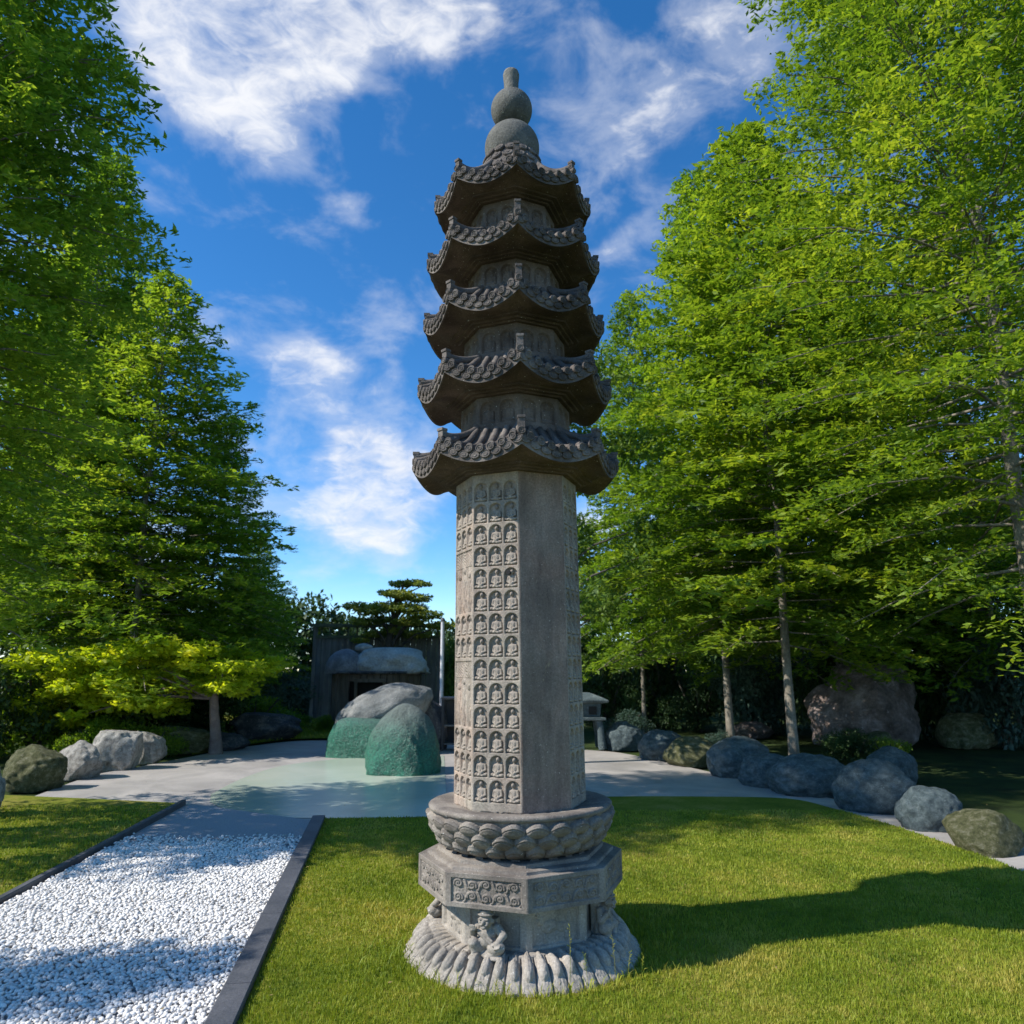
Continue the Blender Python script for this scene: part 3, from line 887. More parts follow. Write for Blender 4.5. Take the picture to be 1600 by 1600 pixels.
lawn_back = px((508, 1281), (600, 1280), (690, 1278), (760, 1262), (860, 1250), (960, 1246), (1100, 1246), (1230, 1249), (1300, 1264), (1350, 1278), (1400, 1293), (1500, 1327), (1600, 1365), (1760, 1440))
lawn_poly = smooth_line(lawn_back[:3], 1) + smooth_line(lawn_back[3:], 5)
k_r0, k_r1 = G(372, 1600), G(508, 1281)          # lawn side of the right kerb
dirk = (k_r1 - k_r0).normalized()
k_near = k_r0 - dirk * 3.0
lawn = lawn_poly + [(9.5, -7.0), (k_near.x, -7.0 if k_near.y < -7 else k_near.y)]
lawn_o = tag(poly_area('lawn', lawn, .012, M['turf']), kind='structure')
left_lawn = [tuple(G(283, 1256))[:2], tuple(G(139, 1249))[:2], tuple(G(0, 1243))[:2], tuple(G(-400, 1240))[:2], (-16, -3.0)]
l0, l1 = G(128, 1340), G(283, 1256)
dl = (l1 - l0).normalized(); lnear = l0 - dl * 9
left_lawn.append((lnear.x, lnear.y))
tag(poly_area('lawn_left', left_lawn, .010, M['turf']), kind='structure')
pave = smooth_line(px((-260, 1330), (-120, 1300), (0, 1262), (139, 1212), (200, 1200), (300, 1181), (370, 1168), (450, 1158), (520, 1156), (700, 1156), (860, 1166), (920, 1171), (960, 1174), (1000, 1181), (1050, 1192), (1110, 1205), (1180, 1222), (1260, 1238), (1330, 1252), (1400, 1266), (1500, 1290), (1600, 1316), (1800, 1370)), 4)
pave += [(8.5, -2.5), (8.5, -1.5)]
pv = [(x, y) for x, y in pave if True][:-2] + [tuple(G(1800, 1480))[:2], tuple(G(1300, 1400))[:2], tuple(G(700, 1400))[:2], tuple(G(300, 1380))[:2], tuple(G(0, 1420))[:2], (-12, -1.2)]
tag(poly_area('pavement', pv, -.012, M['paving']), kind='structure')
pond_pts = smooth_line(px((330, 1240), (380, 1215), (440, 1196), (520, 1186), (600, 1181), (694, 1180)), 5) + px((700, 1274), (620, 1276), (520, 1277), (430, 1277)) + smooth_line(px((430, 1277), (360, 1266), (328, 1252)), 3)[1:]
tag(poly_area('pond', pond_pts, -.006, M['pond']), kind='structure')

# -- kerbs
M['slate'] = stone('slate', (.055, .058, .066), (.085, .088, .098), (.13, .13, .138), s=3, bstr=.4, rough=.6, streak=False)
def kerb(name, a, b, w, side, label, h=.05, z0=-.03):
    d = (b - a).normalized(); n = Vector((-d.y, d.x, 0)) * side
    mb = MB(); L = (b - a).length; seg = max(1, int(L / 1.1))
    for i in range(seg):
        p = a + d * (L * i / seg + .002); q = a + d * (L * (i + 1) / seg - .002)
        c = (p + q) / 2 + n * w / 2; c.z = (h + z0) / 2
        rot = Matrix.Rotation(math.atan2(d.y, d.x), 3, 'Z')
        e = .006; lx = (q - p).length
        V = []
        for (yy, zz_) in ((-w / 2, z0), (-w / 2, h - e), (-w / 2 + e, h), (w / 2 - e, h), (w / 2, h - e), (w / 2, z0)):
            for xx in (-lx / 2, lx / 2):
                V.append(c + rot @ Vector((xx, yy, 0)) + Vector((0, 0, zz_ - c.z)))
        Fs = [(2 * j, 2 * j + 1, 2 * j + 3, 2 * j + 2) for j in range(5)] + [(0, 2, 4, 6, 8, 10), (11, 9, 7, 5, 3, 1)]
        mb.add(V, Fs)
    return tag(mb.build(name, M['slate']), label, 'kerb')
kerb('garden_kerb', k_near + Vector((0, 0, 0)), k_r1, .135, 1, 'dark slate kerb between the white gravel and the main lawn')
kerb('garden_kerb', lnear, l1, .055, -1, 'thin dark edging strip between the left lawn and the gravel')

# -- white gravel
grav = [(k_r1 + Vector((-dirk.y, dirk.x, 0)) * .13), l1 + Vector((.12, 0, 0)), lnear, Vector((lnear.x, -7.5, 0)), (k_near + Vector((-dirk.y, dirk.x, 0)) * .13)]
grav2 = [(p.x, p.y) for p in grav]
M['grav'] = None
def gravel_mat():
    m, nt, b, out = nmat('gravel_stone')
    at = nt.nodes.new('ShaderNodeAttribute'); at.attribute_name = 'tone'
    c = ramp(nt, at.outputs['Fac'], [(0, (.30, .285, .265)), (.25, (.55, .53, .50)), (.6, (.74, .71, .665)), (1, (.82, .785, .73))])
    nt.links.new(c, b.inputs['Base Color']); b.inputs['Roughness'].default_value = .7
    return m
tag(poly_area('gravel_bed', grav2, .0, plain('grit', (.30, .30, .31), .95, .3, 60)), kind='structure')
def gravel():
    rg = np.random.default_rng(11)
    bmv = bmesh.new(); bmesh.ops.create_icosphere(bmv, subdivisions=2, radius=1)
    base = np.array([v.co[:] for v in bmv.verts]); fac = np.array([[v.index for v in f.verts] for f in bmv.faces]); bmv.free()
    variants = []
    for i in range(14):
        d = rg.normal(size=(5, 3)); d /= np.linalg.norm(d, axis=1)[:, None]
        s = np.ones(len(base))
        for q in d: s -= .22 * np.clip(base @ q - .35, 0, 1)
        variants.append(base * s[:, None])
    x0, x1, y0, y1 = -5.6, 1.0, -3.2, 3.4
    sp = .0205
    gx, gy = np.meshgrid(np.arange(x0, x1, sp), np.arange(y0, y1, sp))
    X = (gx + rg.uniform(-.5, .5, gx.shape) * sp).ravel(); Y = (gy + rg.uniform(-.5, .5, gy.shape) * sp).ravel()
    m = inside(grav2, X, Y)
    d = Y + CAMD
    m &= (np.abs(X) < d * .80 + .2) & (d > .9)
    # the far end thins out into bare grit
    fade = np.clip((7.65 + .35 * vnoise(X, Y, 1.5, 77) - d) / .5, 0, 1)
    m &= rg.random(len(X)) < np.where(d > 6.9, np.clip(fade, 0, 1), 1)
    X, Y, d = X[m], Y[m], d[m]
    n = len(X)
    sz = rg.uniform(.0070, .0165, n)
    ang = rg.uniform(0, 2 * np.pi, n); tilt = rg.normal(0, .35, n)
    vi = rg.integers(0, 14, n)
    va = np.stack(variants)[vi]                                     # n,42,3
    S = np.stack([sz * rg.uniform(.9, 1.35, n), sz * rg.uniform(.8, 1.05, n), sz * rg.uniform(.55, .85, n)], -1)
    va = va * S[:, None, :]
    ct, st = np.cos(tilt)[:, None], np.sin(tilt)[:, None]
    x_, z_ = va[..., 0] * ct - va[..., 2] * st, va[..., 0] * st + va[..., 2] * ct
    ca, sa = np.cos(ang)[:, None], np.sin(ang)[:, None]
    xx = x_ * ca - va[..., 1] * sa + X[:, None]; yy = x_ * sa + va[..., 1] * ca + Y[:, None]
    zz_ = z_ + (sz * .5 + rg.uniform(0, .012, n))[:, None] + .004
    V = np.stack([xx, yy, zz_], -1).reshape(-1, 3)
    Fc = (fac[None] + (np.arange(n) * 42)[:, None, None]).reshape(-1, 3)
    me = np_mesh('gravel', V, Fc, True)
    at = me.attributes.new('tone', 'FLOAT', 'POINT'); at.data.foreach_set('value', np.repeat(rg.beta(3, 1.6, n), 42).astype(np.float32))
    o = link('gravel', me, gravel_mat()); tag(o, 'white gravel stones filling the path beside the kerb', 'gravel', kind='stuff')
    return o
gravel()

# -- grass
def blades(name, poly, n, hrange, wid, seed, z=.012, region=None, lean=.45, mask=None, label='short green lawn grass'):
    rg = np.random.default_rng(seed)
    xs = [p[0] for p in poly]; ys = [p[1] for p in poly]
    # denser near the camera: sample distance with 1/d weighting
    d0, d1 = max(1.2, min(ys) + CAMD), max(ys) + CAMD
    if region: d0, d1 = region
    u = rg.random(n * 3)
    d = np.exp(np.log(d0) + u * (np.log(d1) - np.log(d0))) if mask is None else rg.uniform(d0, d1, n * 3)
    X = rg.uniform(-1, 1, n * 3) * (d * .78 + .3); Y = d - CAMD
    m = inside(poly, X, Y) & (X > min(xs)) & (X < max(xs))
    if mask is not None: m &= mask(X, Y, rg)
    X, Y, d = X[m][:n], Y[m][:n], d[m][:n]; n = len(X)
    h = rg.uniform(*hrange, n) * (1 + .5 * vnoise(X, Y, 2.5, seed + 1)); w = wid * rg.uniform(.7, 1.3, n) * np.clip(d / 5, .8, 2)
    a = rg.uniform(0, 2 * np.pi, n); la = rg.uniform(0, 2 * np.pi, n); ll = h * rg.uniform(.1, lean, n) * 1.6
    dx, dy = np.cos(a) * w / 2, np.sin(a) * w / 2
    mx, my = X + np.cos(la) * ll * .35, Y + np.sin(la) * ll * .35
    tx, ty = X + np.cos(la) * ll, Y + np.sin(la) * ll
    V = np.stack([np.stack([X - dx, Y - dy, np.full(n, z - .004)], -1), np.stack([X + dx, Y + dy, np.full(n, z - .004)], -1),
                  np.stack([mx + dx * .8, my + dy * .8, z + h * .62], -1), np.stack([mx - dx * .8, my - dy * .8, z + h * .62], -1),
                  np.stack([tx, ty, z + h], -1)], 1)
    b = np.arange(n)[:, None] * 5
    F4 = b + np.array([[0, 1, 2, 3]]); F3 = b + np.array([[3, 2, 4]])
    me = bpy.data.meshes.new(name)
    me.vertices.add(n * 5); me.vertices.foreach_set('co', V.astype(np.float32).ravel())
    li = np.concatenate([F4, F3], 1).ravel().astype(np.int32)
    me.loops.add(len(li)); me.loops.foreach_set('vertex_index', li)
    me.polygons.add(2 * n)
    st = np.empty(2 * n, np.int32); st[0::2] = np.arange(n) * 7; st[1::2] = np.arange(n) * 7 + 4
    tt = np.empty(2 * n, np.int32); tt[0::2] = 4; tt[1::2] = 3
    me.polygons.foreach_set('loop_start', st); me.polygons.foreach_set('loop_total', tt)
    me.update(calc_edges=True)
    o = link(name, me, M['blade']); tag(o, label, 'grass', kind='stuff'); return o
PX = .058
off_base = lambda X, Y, rg: np.hypot(X - PX, Y) > .64
blades('grass', lawn, 260000, (.010, .026), .0042, 1, region=(3.2, 9.0), label='short yellow green grass of the main lawn')
blades('grass', left_lawn, 26000, (.012, .030), .006, 2, region=(5.5, 9.3), label='short grass of the small left lawn')
def near_base(X, Y, rg):
    r = np.hypot(X - PX, Y) - .66 + .05 * vnoise(X, Y, 6, 5)
    return (r > -.03) & (rg.random(len(X)) < np.exp(-np.clip(r, 0, 9) / .16) * (.35 + .9 * (vnoise(X, Y, 9, 6) + .5)))
blades('long_grass', lawn, 16000, (.025, .070), .0045, 3, region=(3.4, 5.9), mask=near_base, lean=.7, label='longer untrimmed grass tufts around the foot of the pagoda')

# a few seeded stalks in front of the pedestal
def stalks():
    rj = random.Random(5); mb = MB()
    for (x, y, h) in ((.25, -.70, .34), (.36, -.66, .20), (.52, -.60, .26), (.58, -.56, .18), (-.1, -.72, .10), (.67, -.50, .14)):
        p0 = Vector((PX + x * .9, y, .0)); lean = Vector((rj.uniform(-.03, .03), rj.uniform(-.02, .02), h))
        mb.tube([p0, p0 + lean * .5 + Vector((.004, 0, 0)), p0 + lean], [.0012, .001, .0006], 5)
        for i in range(9):
            q = p0 + lean * (.62 + .045 * i)
            e = Vector((rj.uniform(-1, 1), rj.uniform(-1, 1), .8)) * .012
            mb.tube([q, q + e], [.0005, .0022], 4)
        for i in range(3):
            a = rj.uniform(0, 6.28); e = Vector((math.cos(a) * .05, math.sin(a) * .03, .06)); s = Vector((-math.sin(a), math.cos(a), 0)) * .003
            q = p0 + Vector((0, 0, .02))
            mb.add([q - s, q + s, q + e * .6 + s + Vector((0, 0, .02)), q + e * .6 - s + Vector((0, 0, .02)), q + e], [(0, 1, 2, 3), (3, 2, 4)])
    o = mb.build('seeded_grass_stalks', M['blade']); tag(o, 'thin seeded grass stalks standing in front of the pagoda foot', 'grass', kind='stuff')
stalks()

# ================================================================== BOULDERS
M['granite'] = stone('boulder_granite', (.16, .145, .125), (.42, .39, .34), (.66, .62, .55), s=5, speck=.6, speck_c=(.62, .59, .53), bstr=.9, bdist=.02, fine=28)
M['mossrock'] = stone('boulder_moss', (.045, .055, .018), (.15, .15, .065), (.33, .31, .21), s=6, speck=.5, speck_c=(.36, .35, .24), bstr=1, bdist=.02, fine=26)
M['bluerock'] = stone('boulder_blue', (.035, .05, .055), (.085, .115, .12), (.18, .215, .21), s=5, speck=.5, speck_c=(.24, .28, .28), bstr=.8, bdist=.015, fine=30)
M['darkrock'] = stone('boulder_dark', (.03, .032, .036), (.075, .075, .08), (.25, .23, .20), s=3, speck=.3, bstr=.8, bdist=.02, fine=24)
M['pinkrock'] = stone('boulder_pink', (.09, .07, .055), (.30, .23, .20), (.62, .50, .46), s=2.6, speck=.6, speck_c=(.52, .43, .40), bstr=1.2, bdist=.05, fine=14)

def rock_mesh(seed, sub=4, rough=.20, lump=1.6, flat=.0, facets=0):
    rf = random.Random(seed * 7 + 1)
    planes = [(Vector((rf.gauss(0, 1), rf.gauss(0, 1), rf.gauss(0, .8))).normalized(), rf.uniform(.70, .90)) for _ in range(facets)]
    bm = bmesh.new(); bmesh.ops.create_icosphere(bm, subdivisions=sub, radius=1)
    off = Vector((seed * 13.7, seed * 5.1, seed * 3.3))
    for v in bm.verts:
        p = v.co.copy()
        d = 1 + rough * mnoise.noise(p * lump + off) + rough * .5 * mnoise.noise(p * lump * 3 + off) + rough * .12 * mnoise.noise(p * lump * 8 + off)
        v.co = p * d
        for (pn, pd) in planes:
            ex = v.co.dot(pn) - pd
            if ex > 0: v.co -= pn * ex * .8
        if v.co.z < -.55: v.co.z = -.55 + (v.co.z + .55) * .25
    for f in bm.faces: f.smooth = True
    me = bpy.data.meshes.new('boulder'); bm.to_mesh(me); bm.free(); return me

def boulder(x0, x1, ytop, ybase, mat, label, seed, depth=.8, rough=.2, group='boulders edging the path', name='boulder', dist=None, tiltz=None, cat='boulder', yaw=None, tilt=0, zbase=0.0):
    c = G((x0 + x1) / 2, ybase); d = (c.y + CAMD) if dist is None else dist
    if dist is None: ex = (x1 - x0) * .10; x0 -= ex; x1 += ex
    a, b = P(x0, (ytop + ybase) / 2, d), P(x1, (ytop + ybase) / 2, d)
    w = (b.x - a.x) / 2; top = P((x0 + x1) / 2, ytop, d + w * depth * .6)
    hh = max(.08, (top.z - zbase)) / 1.5
    me = rock_mesh(seed, 5, rough, facets=0 if mat in (M['bluerock'],) else 9)
    rj = random.Random(seed)
    o = bpy.data.objects.new(name, me); col.objects.link(o); me.materials.append(mat)
    o.scale = (w, w * depth, hh)
    o.location = ((a.x + b.x) / 2, d - CAMD + w * depth * (.92 if dist is None else .55), zbase + hh * .55 - .02)
    o.rotation_euler = (0, R(tilt), R(rj.uniform(-18, 18)) if yaw is None else R(yaw))
    tag(o, label, cat, group)
    return o
LB = [(-100, -25, 1190, 1285, 'granite', 'large pale grey boulder outermost at the left end of the left row', 41),
      (-2, 74, 1166, 1236, 'mossrock', 'mossy grey boulder second from the left end of the left row', 42),
      (72, 140, 1160, 1218, 'granite', 'squat pale boulder just left of the twin lobed pale boulder', 43),
      (132, 205, 1133, 1204, 'granite', 'big pale cream granite boulder at the left of the path, brightest of the row', 44),
      (190, 244, 1138, 1193, 'granite', 'rounded speckled grey boulder pressed against the bright cream one', 45),
      (222, 306, 1131, 1178, 'mossrock', 'moss topped brown boulder in the middle of the left row', 46),
      (300, 370, 1141, 1173, 'darkrock', 'low dark grey boulder at the foot of the leaning maple trunk', 47),
      (350, 447, 1110, 1158, 'darkrock', 'large blue black boulder with a pale top at the far end of the left row', 48)]
for (x0, x1, yt, yb, m, lab, sd) in LB: boulder(x0, x1, yt, yb, M[m], lab, sd, group='boulders along the left of the path')
RB = [(952, 1004, 1128, 1172, 'bluerock', 'small dull green boulder farthest along the right row', 51),
      (1008, 1072, 1141, 1188, 'bluerock', 'small smooth blue grey boulder right of the thinnest trunk', 52),
      (1052, 1124, 1152, 1198, 'mossrock', 'rough mossy brown boulder between two blue grey ones', 53),
      (1120, 1212, 1150, 1215, 'bluerock', 'tall rounded blue grey boulder at the foot of the middle trunk', 54),
      (1174, 1250, 1178, 1231, 'bluerock', 'blue boulder wedged left of the long bean shaped one', 55),
      (1226, 1344, 1180, 1245, 'bluerock', 'long bean shaped blue boulder in front of the thickest trunk', 56),
      (1336, 1440, 1190, 1272, 'bluerock', 'big round blue boulder nearest the bend of the right path', 57),
      (1372, 1440, 1167, 1225, 'bluerock', 'pale blue boulder resting behind the big round blue one', 58),
      (1432, 1512, 1228, 1300, 'bluerock', 'blue grey boulder second from the right end of the row', 59),
      (1508, 1606, 1262, 1338, 'mossrock', 'broad mossy boulder at the right end of the row', 60)]
for (x0, x1, yt, yb, m, lab, sd) in RB: boulder(x0, x1, yt, yb, M[m], lab, sd, group='boulders along the right of the path', rough=.15)
boulder(1148, 1215, 1126, 1165, M['pinkrock'], 'small tan rock behind the middle trunk', 61, group=None, dist=18.5)
boulder(1278, 1460, 1040, 1150, M['pinkrock'], 'huge rough pink and brown boulder on the shaded bank at the right', 62, group=None, dist=16.5, rough=.28, depth=.9)
boulder(1470, 1560, 1112, 1168, M['mossrock'], 'mid sized mossy boulder right of the huge pink one on the bank', 63, group=None, dist=16.2, rough=.28)
boulder(1345, 1405, 1140, 1180, M['mossrock'], 'yellow mossy rock under the huge pink boulder', 64, group=None, dist=15)

# pond rocks: grey above, emerald algae below a ragged line (a stain on the rock itself)
def pond_rock_mat(name, z0, z1, top1, top2):
    m, nt, b, out = nmat(name); v = coords(nt, 'Object')
    n = noise_n(nt, v, 3, 6, .65, .3); n2 = noise_n(nt, v, 26, 4, .7)
    geo = nt.nodes.new('ShaderNodeNewGeometry'); sx = nt.nodes.new('ShaderNodeSeparateXYZ'); nt.links.new(geo.outputs['Position'], sx.inputs[0])
    g = math_n(nt, 'SUBTRACT', math_n(nt, 'ADD', z1, 0), sx.outputs['Z'])
    g = mapr(nt, math_n(nt, 'ADD', g, math_n(nt, 'MULTIPLY', math_n(nt, 'SUBTRACT', n, .5), .5)), 0, z1 - z0)
    c = mixc(nt, g, ramp(nt, n, [(.35, top1), (.65, top2)]), ramp(nt, n2, [(.35, (.007, .085, .055)), (.65, (.024, .175, .11))]))
    c = mixc(nt, .5, c, ramp(nt, n2, [(.3, (.55, .55, .55)), (.7, (1.3, 1.3, 1.3))]), 'MULTIPLY')
    nt.links.new(c, b.inputs['Base Color'])
    nt.links.new(mapr(nt, g, 0, 1, .85, .38), b.inputs['Roughness'])
    bump(nt, b, math_n(nt, 'ADD', math_n(nt, 'MULTIPLY', noise_n(nt, v, 9, 6, .7), 2.0), n2), .9, .03); return m
def pond_rock(name, mesh_fn, mat, label):
    me = mesh_fn(); me.materials.append(mat)
    o = bpy.data.objects.new(name, me); col.objects.link(o); tag(o, label, 'rock'); return o
def shaped(seed, prof_x, prof_z, w, dpt, h, rough=.05):
    """super-ellipsoid dome standing on z=0"""
    bm = bmesh.new(); bmesh.ops.create_icosphere(bm, subdivisions=5, radius=1)
    off = Vector((seed, seed * 2, seed * 3))
    for v in bm.verts:
        p = v.co.copy()
        m = (abs(p.x) ** prof_x + abs(p.y) ** prof_x + 1e-9) ** (1 / prof_x)
        r = math.hypot(p.x, p.y)
        k = (r / m) if m > 0 else 1
        z = p.z
        if z > 0:
            q = (1 - z ** prof_z) ** (1 / prof_z); s = q / max(r, 1e-4) * k
            x, y = p.x * s, p.y * s
        else:
            s = 1 / max(r, 1e-4) * k if z > -.6 else k * 1.0
            x, y = p.x * s, p.y * s; z = max(z, -.6) * .15
        d = 1 + rough * mnoise.noise(p * 2 + off) + rough * .4 * mnoise.noise(p * 6 + off)
        v.co = Vector((x * d * w, y * d * dpt, z * h * (1 + rough * mnoise.noise(p * 1.5 - off))))
    for f in bm.faces: f.smooth = True
    me = bpy.data.meshes.new('rock'); bm.to_mesh(me); bm.free(); return me
c = G(623, 1212); o = pond_rock('pond_rock', lambda: shaped(3, 2.2, 2.3, .585, .52, 1.06, .13), pond_rock_mat('pond_rock_front', .30, 1.0, (.075, .095, .085), (.17, .20, .18)), 'tall domed rock turning emerald green towards the water, nearest in the pond')
o.location = (c.x, c.y + .50, 0)
c = G(560, 1184); o = pond_rock('pond_rock', lambda: shaped(8, 3.2, 3.4, .68, .50, .70, .07), pond_rock_mat('pond_rock_back', .45, .78, (.05, .11, .09), (.12, .20, .17)), 'squarish emerald green rock behind the domed rock in the pond')
o.location = (c.x, c.y + .48, 0)
# slanting grey boulder resting over the green block
me = rock_mesh(71, 5, .10, 1.4)
for v in me.vertices:
    if v.co.z < -.5: v.co.z *= 1.0
me.materials.append(stone('slanting_rock', (.12, .125, .12), (.22, .225, .215), (.33, .33, .31), s=3, speck=.3, bstr=.7, bdist=.02, fine=30))
o = bpy.data.objects.new('boulder', me); col.objects.link(o)
pc = P(600, 1106, 15.3); o.location = (pc.x, pc.y, pc.z - .08); o.scale = (.98, .62, .50); o.rotation_euler = (0, R(-19), R(8))
tag(o, 'long grey boulder lying aslant behind the two green pond rocks', 'boulder')
me = rock_mesh(72, 4, .2); me.materials.append(M['darkrock']); o = bpy.data.objects.new('boulder', me); col.objects.link(o)
pc = P(652, 1130, 15.9); o.location = (pc.x, pc.y, .35); o.scale = (.62, .6, .75)
tag(o, 'dark weathered boulder propping the slanting grey one beside the white pole', 'boulder')
#PART4
# ================================================================== TREES
M['bark'] = stone('bark', (.13, .11, .085), (.24, .21, .165), (.36, .32, .26), s=5, bstr=.8, bdist=.01, fine=40, streak=True)
M['bark_dark'] = stone('bark_dark', (.05, .042, .034), (.10, .085, .07), (.16, .14, .115), s=5, bstr=.8, bdist=.01, fine=40, streak=True)
M['leafA'] = leaf_mat('feathery_foliage', (.045, .10, .012), (.13, .225, .020), (.27, .34, .034), .55, .50, 2.0)
M['leafB'] = leaf_mat('lime_foliage', (.050, .105, .014), (.15, .24, .022), (.32, .38, .045), .6, .46, 1.9)
M['leafG'] = leaf_mat('sunny_foliage', (.045, .095, .014), (.145, .235, .026), (.31, .37, .045), .55, .56, 1.95)
M['leafC'] = leaf_mat('maple_foliage', (.15, .22, .012), (.38, .46, .025), (.62, .60, .045), 1.1, .55, 1.9)
M['leafD'] = leaf_mat('dark_evergreen', (.018, .040, .014), (.040, .080, .024), (.075, .13, .036), .8, .25, 1.3)
M['leafE'] = leaf_mat('blue_evergreen', (.030, .062, .045), (.065, .115, .085), (.11, .17, .125), .9, .25, 1.2)
M['leafF'] = leaf_mat('broadleaf', (.04, .085, .012), (.10, .18, .025), (.20, .28, .05), .9, .35, 1.6)

def leaf_quads(C, D, U, L, W):
    """diamond leaves: centre C, direction D, side axis U, half lengths L, W"""
    Dn = D / (np.linalg.norm(D, axis=1)[:, None] + 1e-9)
    S = np.cross(Dn, U); S /= (np.linalg.norm(S, axis=1)[:, None] + 1e-9)
    V = np.stack([C - Dn * L[:, None], C + S * W[:, None] + Dn * (L * .15)[:, None], C + Dn * L[:, None], C - S * W[:, None] + Dn * (L * .15)[:, None]], 1)
    n = len(C)
    return V.reshape(-1, 3), (np.arange(n)[:, None] * 4 + np.arange(4)[None])

def layered_tree(seed, H, zb, rb, prof, trunk_r, n_limb=120, leaf=.085, dens=1.0, up=.28, taper_top=.25):
    """feathery tree: horizontal sprays on ascending limbs. prof(t)->radius factor, t 0 bottom .. 1 top.
    returns (trunk mesh, crown mesh)"""
    rg = np.random.default_rng(seed); rj = random.Random(seed)
    tb = MB()
    wob = [Vector((rj.uniform(-.05, .05), rj.uniform(-.05, .05), 0)) for _ in range(9)]
    tp = [Vector((0, 0, -.05)) + (wob[i] * (i > 1)) + Vector((0, 0, H * i / 8)) for i in range(9)]
    tb.tube(tp, [trunk_r * (1.15 if i == 0 else 1) * (1 - i / 8 * (1 - .12)) for i in range(9)], 10)
    Cs, Ds, Us, Ls, Ws = [], [], [], [], []
    for i in range(n_limb):
        t = (i + rj.random()) / n_limb; t = t ** .85
        z0 = zb + (H - zb) * t
        r = rb * prof(t) * rj.uniform(.72, 1.12)
        if r < .15: r = .15
        az = i * 2.39996 + rj.uniform(-.3, .3)
        el = up - .34 + .95 * t + rj.uniform(-.13, .13)
        d = np.array((math.cos(az), math.sin(az), 0)); side = np.array((-d[1], d[0], 0))
        s0 = np.array((0, 0, z0 - r * .25 * el)); 
        def path(f): return s0 + d * (r * f) + np.array((0, 0, 1)) * (r * (el * f - .28 * f * f))
        if r > .5:
            tb.tube([path(f) for f in (0, .35, .7, .95)], [trunk_r * .24 * (1 - .5 * t) , trunk_r * .16, trunk_r * .09, .006], 5, caps=False)
        nt = max(5, int(14 * r / rb * 1.2 + 4))
        for j in range(nt):
            f = .22 + .80 * (j + rj.random()) / nt
            p = path(min(f, 1.0)); tl = r * rj.uniform(.20, .42) * (1.15 - .75 * f) + .16
            sg = 1 if j % 2 else -1
            ang = rj.uniform(.6, 1.15)
            td = d * math.cos(ang) + side * sg * math.sin(ang); td = td + np.array((0, 0, rj.uniform(-.12, .22)))
            n = max(6, int(tl / leaf * 4.2 * dens))
            q = rg.random(n) ** .8
            lat = np.cross(td, (0, 0, 1.0)); lat /= np.linalg.norm(lat)
            C = p + td[None] * (q * tl)[:, None] + lat[None] * (rg.normal(0, .055, n))[:, None] + np.stack([np.zeros(n), np.zeros(n), rg.normal(-.01, .045, n) - .10 * q * q * tl], -1)
            sgl = np.sign(rg.normal(size=n))
            D = td[None] * .8 + lat[None] * (sgl * rg.uniform(.3, 1.2, n))[:, None] + rg.normal(0, .35, (n, 3))
            U = np.array((0, 0, 1.0)) + rg.normal(0, .5, (n, 3))
            L = leaf * rg.uniform(.35, 1.2, n); W = L * rg.uniform(.24, .44, n)
            Cs.append(C); Ds.append(D); Us.append(U); Ls.append(L); Ws.append(W)
    V, Fc = leaf_quads(np.concatenate(Cs), np.concatenate(Ds), np.concatenate(Us), np.concatenate(Ls), np.concatenate(Ws))
    me_t = bpy.data.meshes.new('trunk'); me_t.from_pydata(tb.v, [], tb.f); me_t.polygons.foreach_set('use_smooth', tb.sm); me_t.update()
    return me_t, np_mesh('crown', V, Fc)

def clump_crown(seed, clumps, leaf=.06, per=900, flat=1.0, squash=.75):
    """leaf clumps: list of (centre, radius)"""
    rg = np.random.default_rng(seed); out = []
    for (c, r) in clumps:
        n = int(per * (r / .5) ** 2)
        v = rg.normal(size=(n, 3)); v /= np.linalg.norm(v, axis=1)[:, None]
        rad = r * (1 - np.abs(rg.normal(0, .28, n))).clip(.1) * (1 + .25 * np.sin(v[:, 0] * 5 + seed) * np.cos(v[:, 1] * 4 + v[:, 2] * 5))
        C = np.array(c) + v * rad[:, None] * np.array((1, 1, squash))
        D = v + rg.normal(0, .8, (n, 3)); D[:, 2] *= flat
        U = v * .7 + np.array((0, 0, .6)) + rg.normal(0, .4, (n, 3))
        L = leaf * rg.uniform(.5, 1.1, n)
        out.append((C, D, U, L, L * rg.uniform(.35, .6, n)))
    V, Fc = leaf_quads(*[np.concatenate([o[i] for o in out]) for i in range(5)])
    return np_mesh('crown', V, Fc)

cone = lambda t: (1 - t) ** .75 * min(1, .75 + t * 1.6) + .03
colm = lambda t: (1 - t ** 3.0) * min(1, .72 + t * 1.5) + .05
dome = lambda t: math.sqrt(max(0, 1 - (t * 1.0) ** 2)) * .98 + .04

protos = {}
bigp = lambda t: (1 - t ** 3.2) * min(1, .72 + t * 1.5) + .05
def proto(key, *a, **k):
    protos[key] = layered_tree(*a, **k)
proto('tall', 101, 13.5, 2.5, 2.35, colm, .11, n_limb=230, leaf=.068, dens=1.0)
proto('big', 105, 17.5, 2.6, 3.5, bigp, .12, n_limb=270, leaf=.066, dens=.95)
proto('cone', 102, 11.5, 1.75, 3.3, cone, .085, n_limb=200, leaf=.09, dens=1.0)
proto('slim', 103, 12.5, 2.0, 2.5, lambda t: (1 - t) ** .62 * min(1, .8 + t) + .03, .070, n_limb=200, leaf=.09, dens=1.0)
proto('vase', 104, 8.0, 1.3, 2.4, dome, .10, n_limb=110, leaf=.10, dens=.85, up=.4)

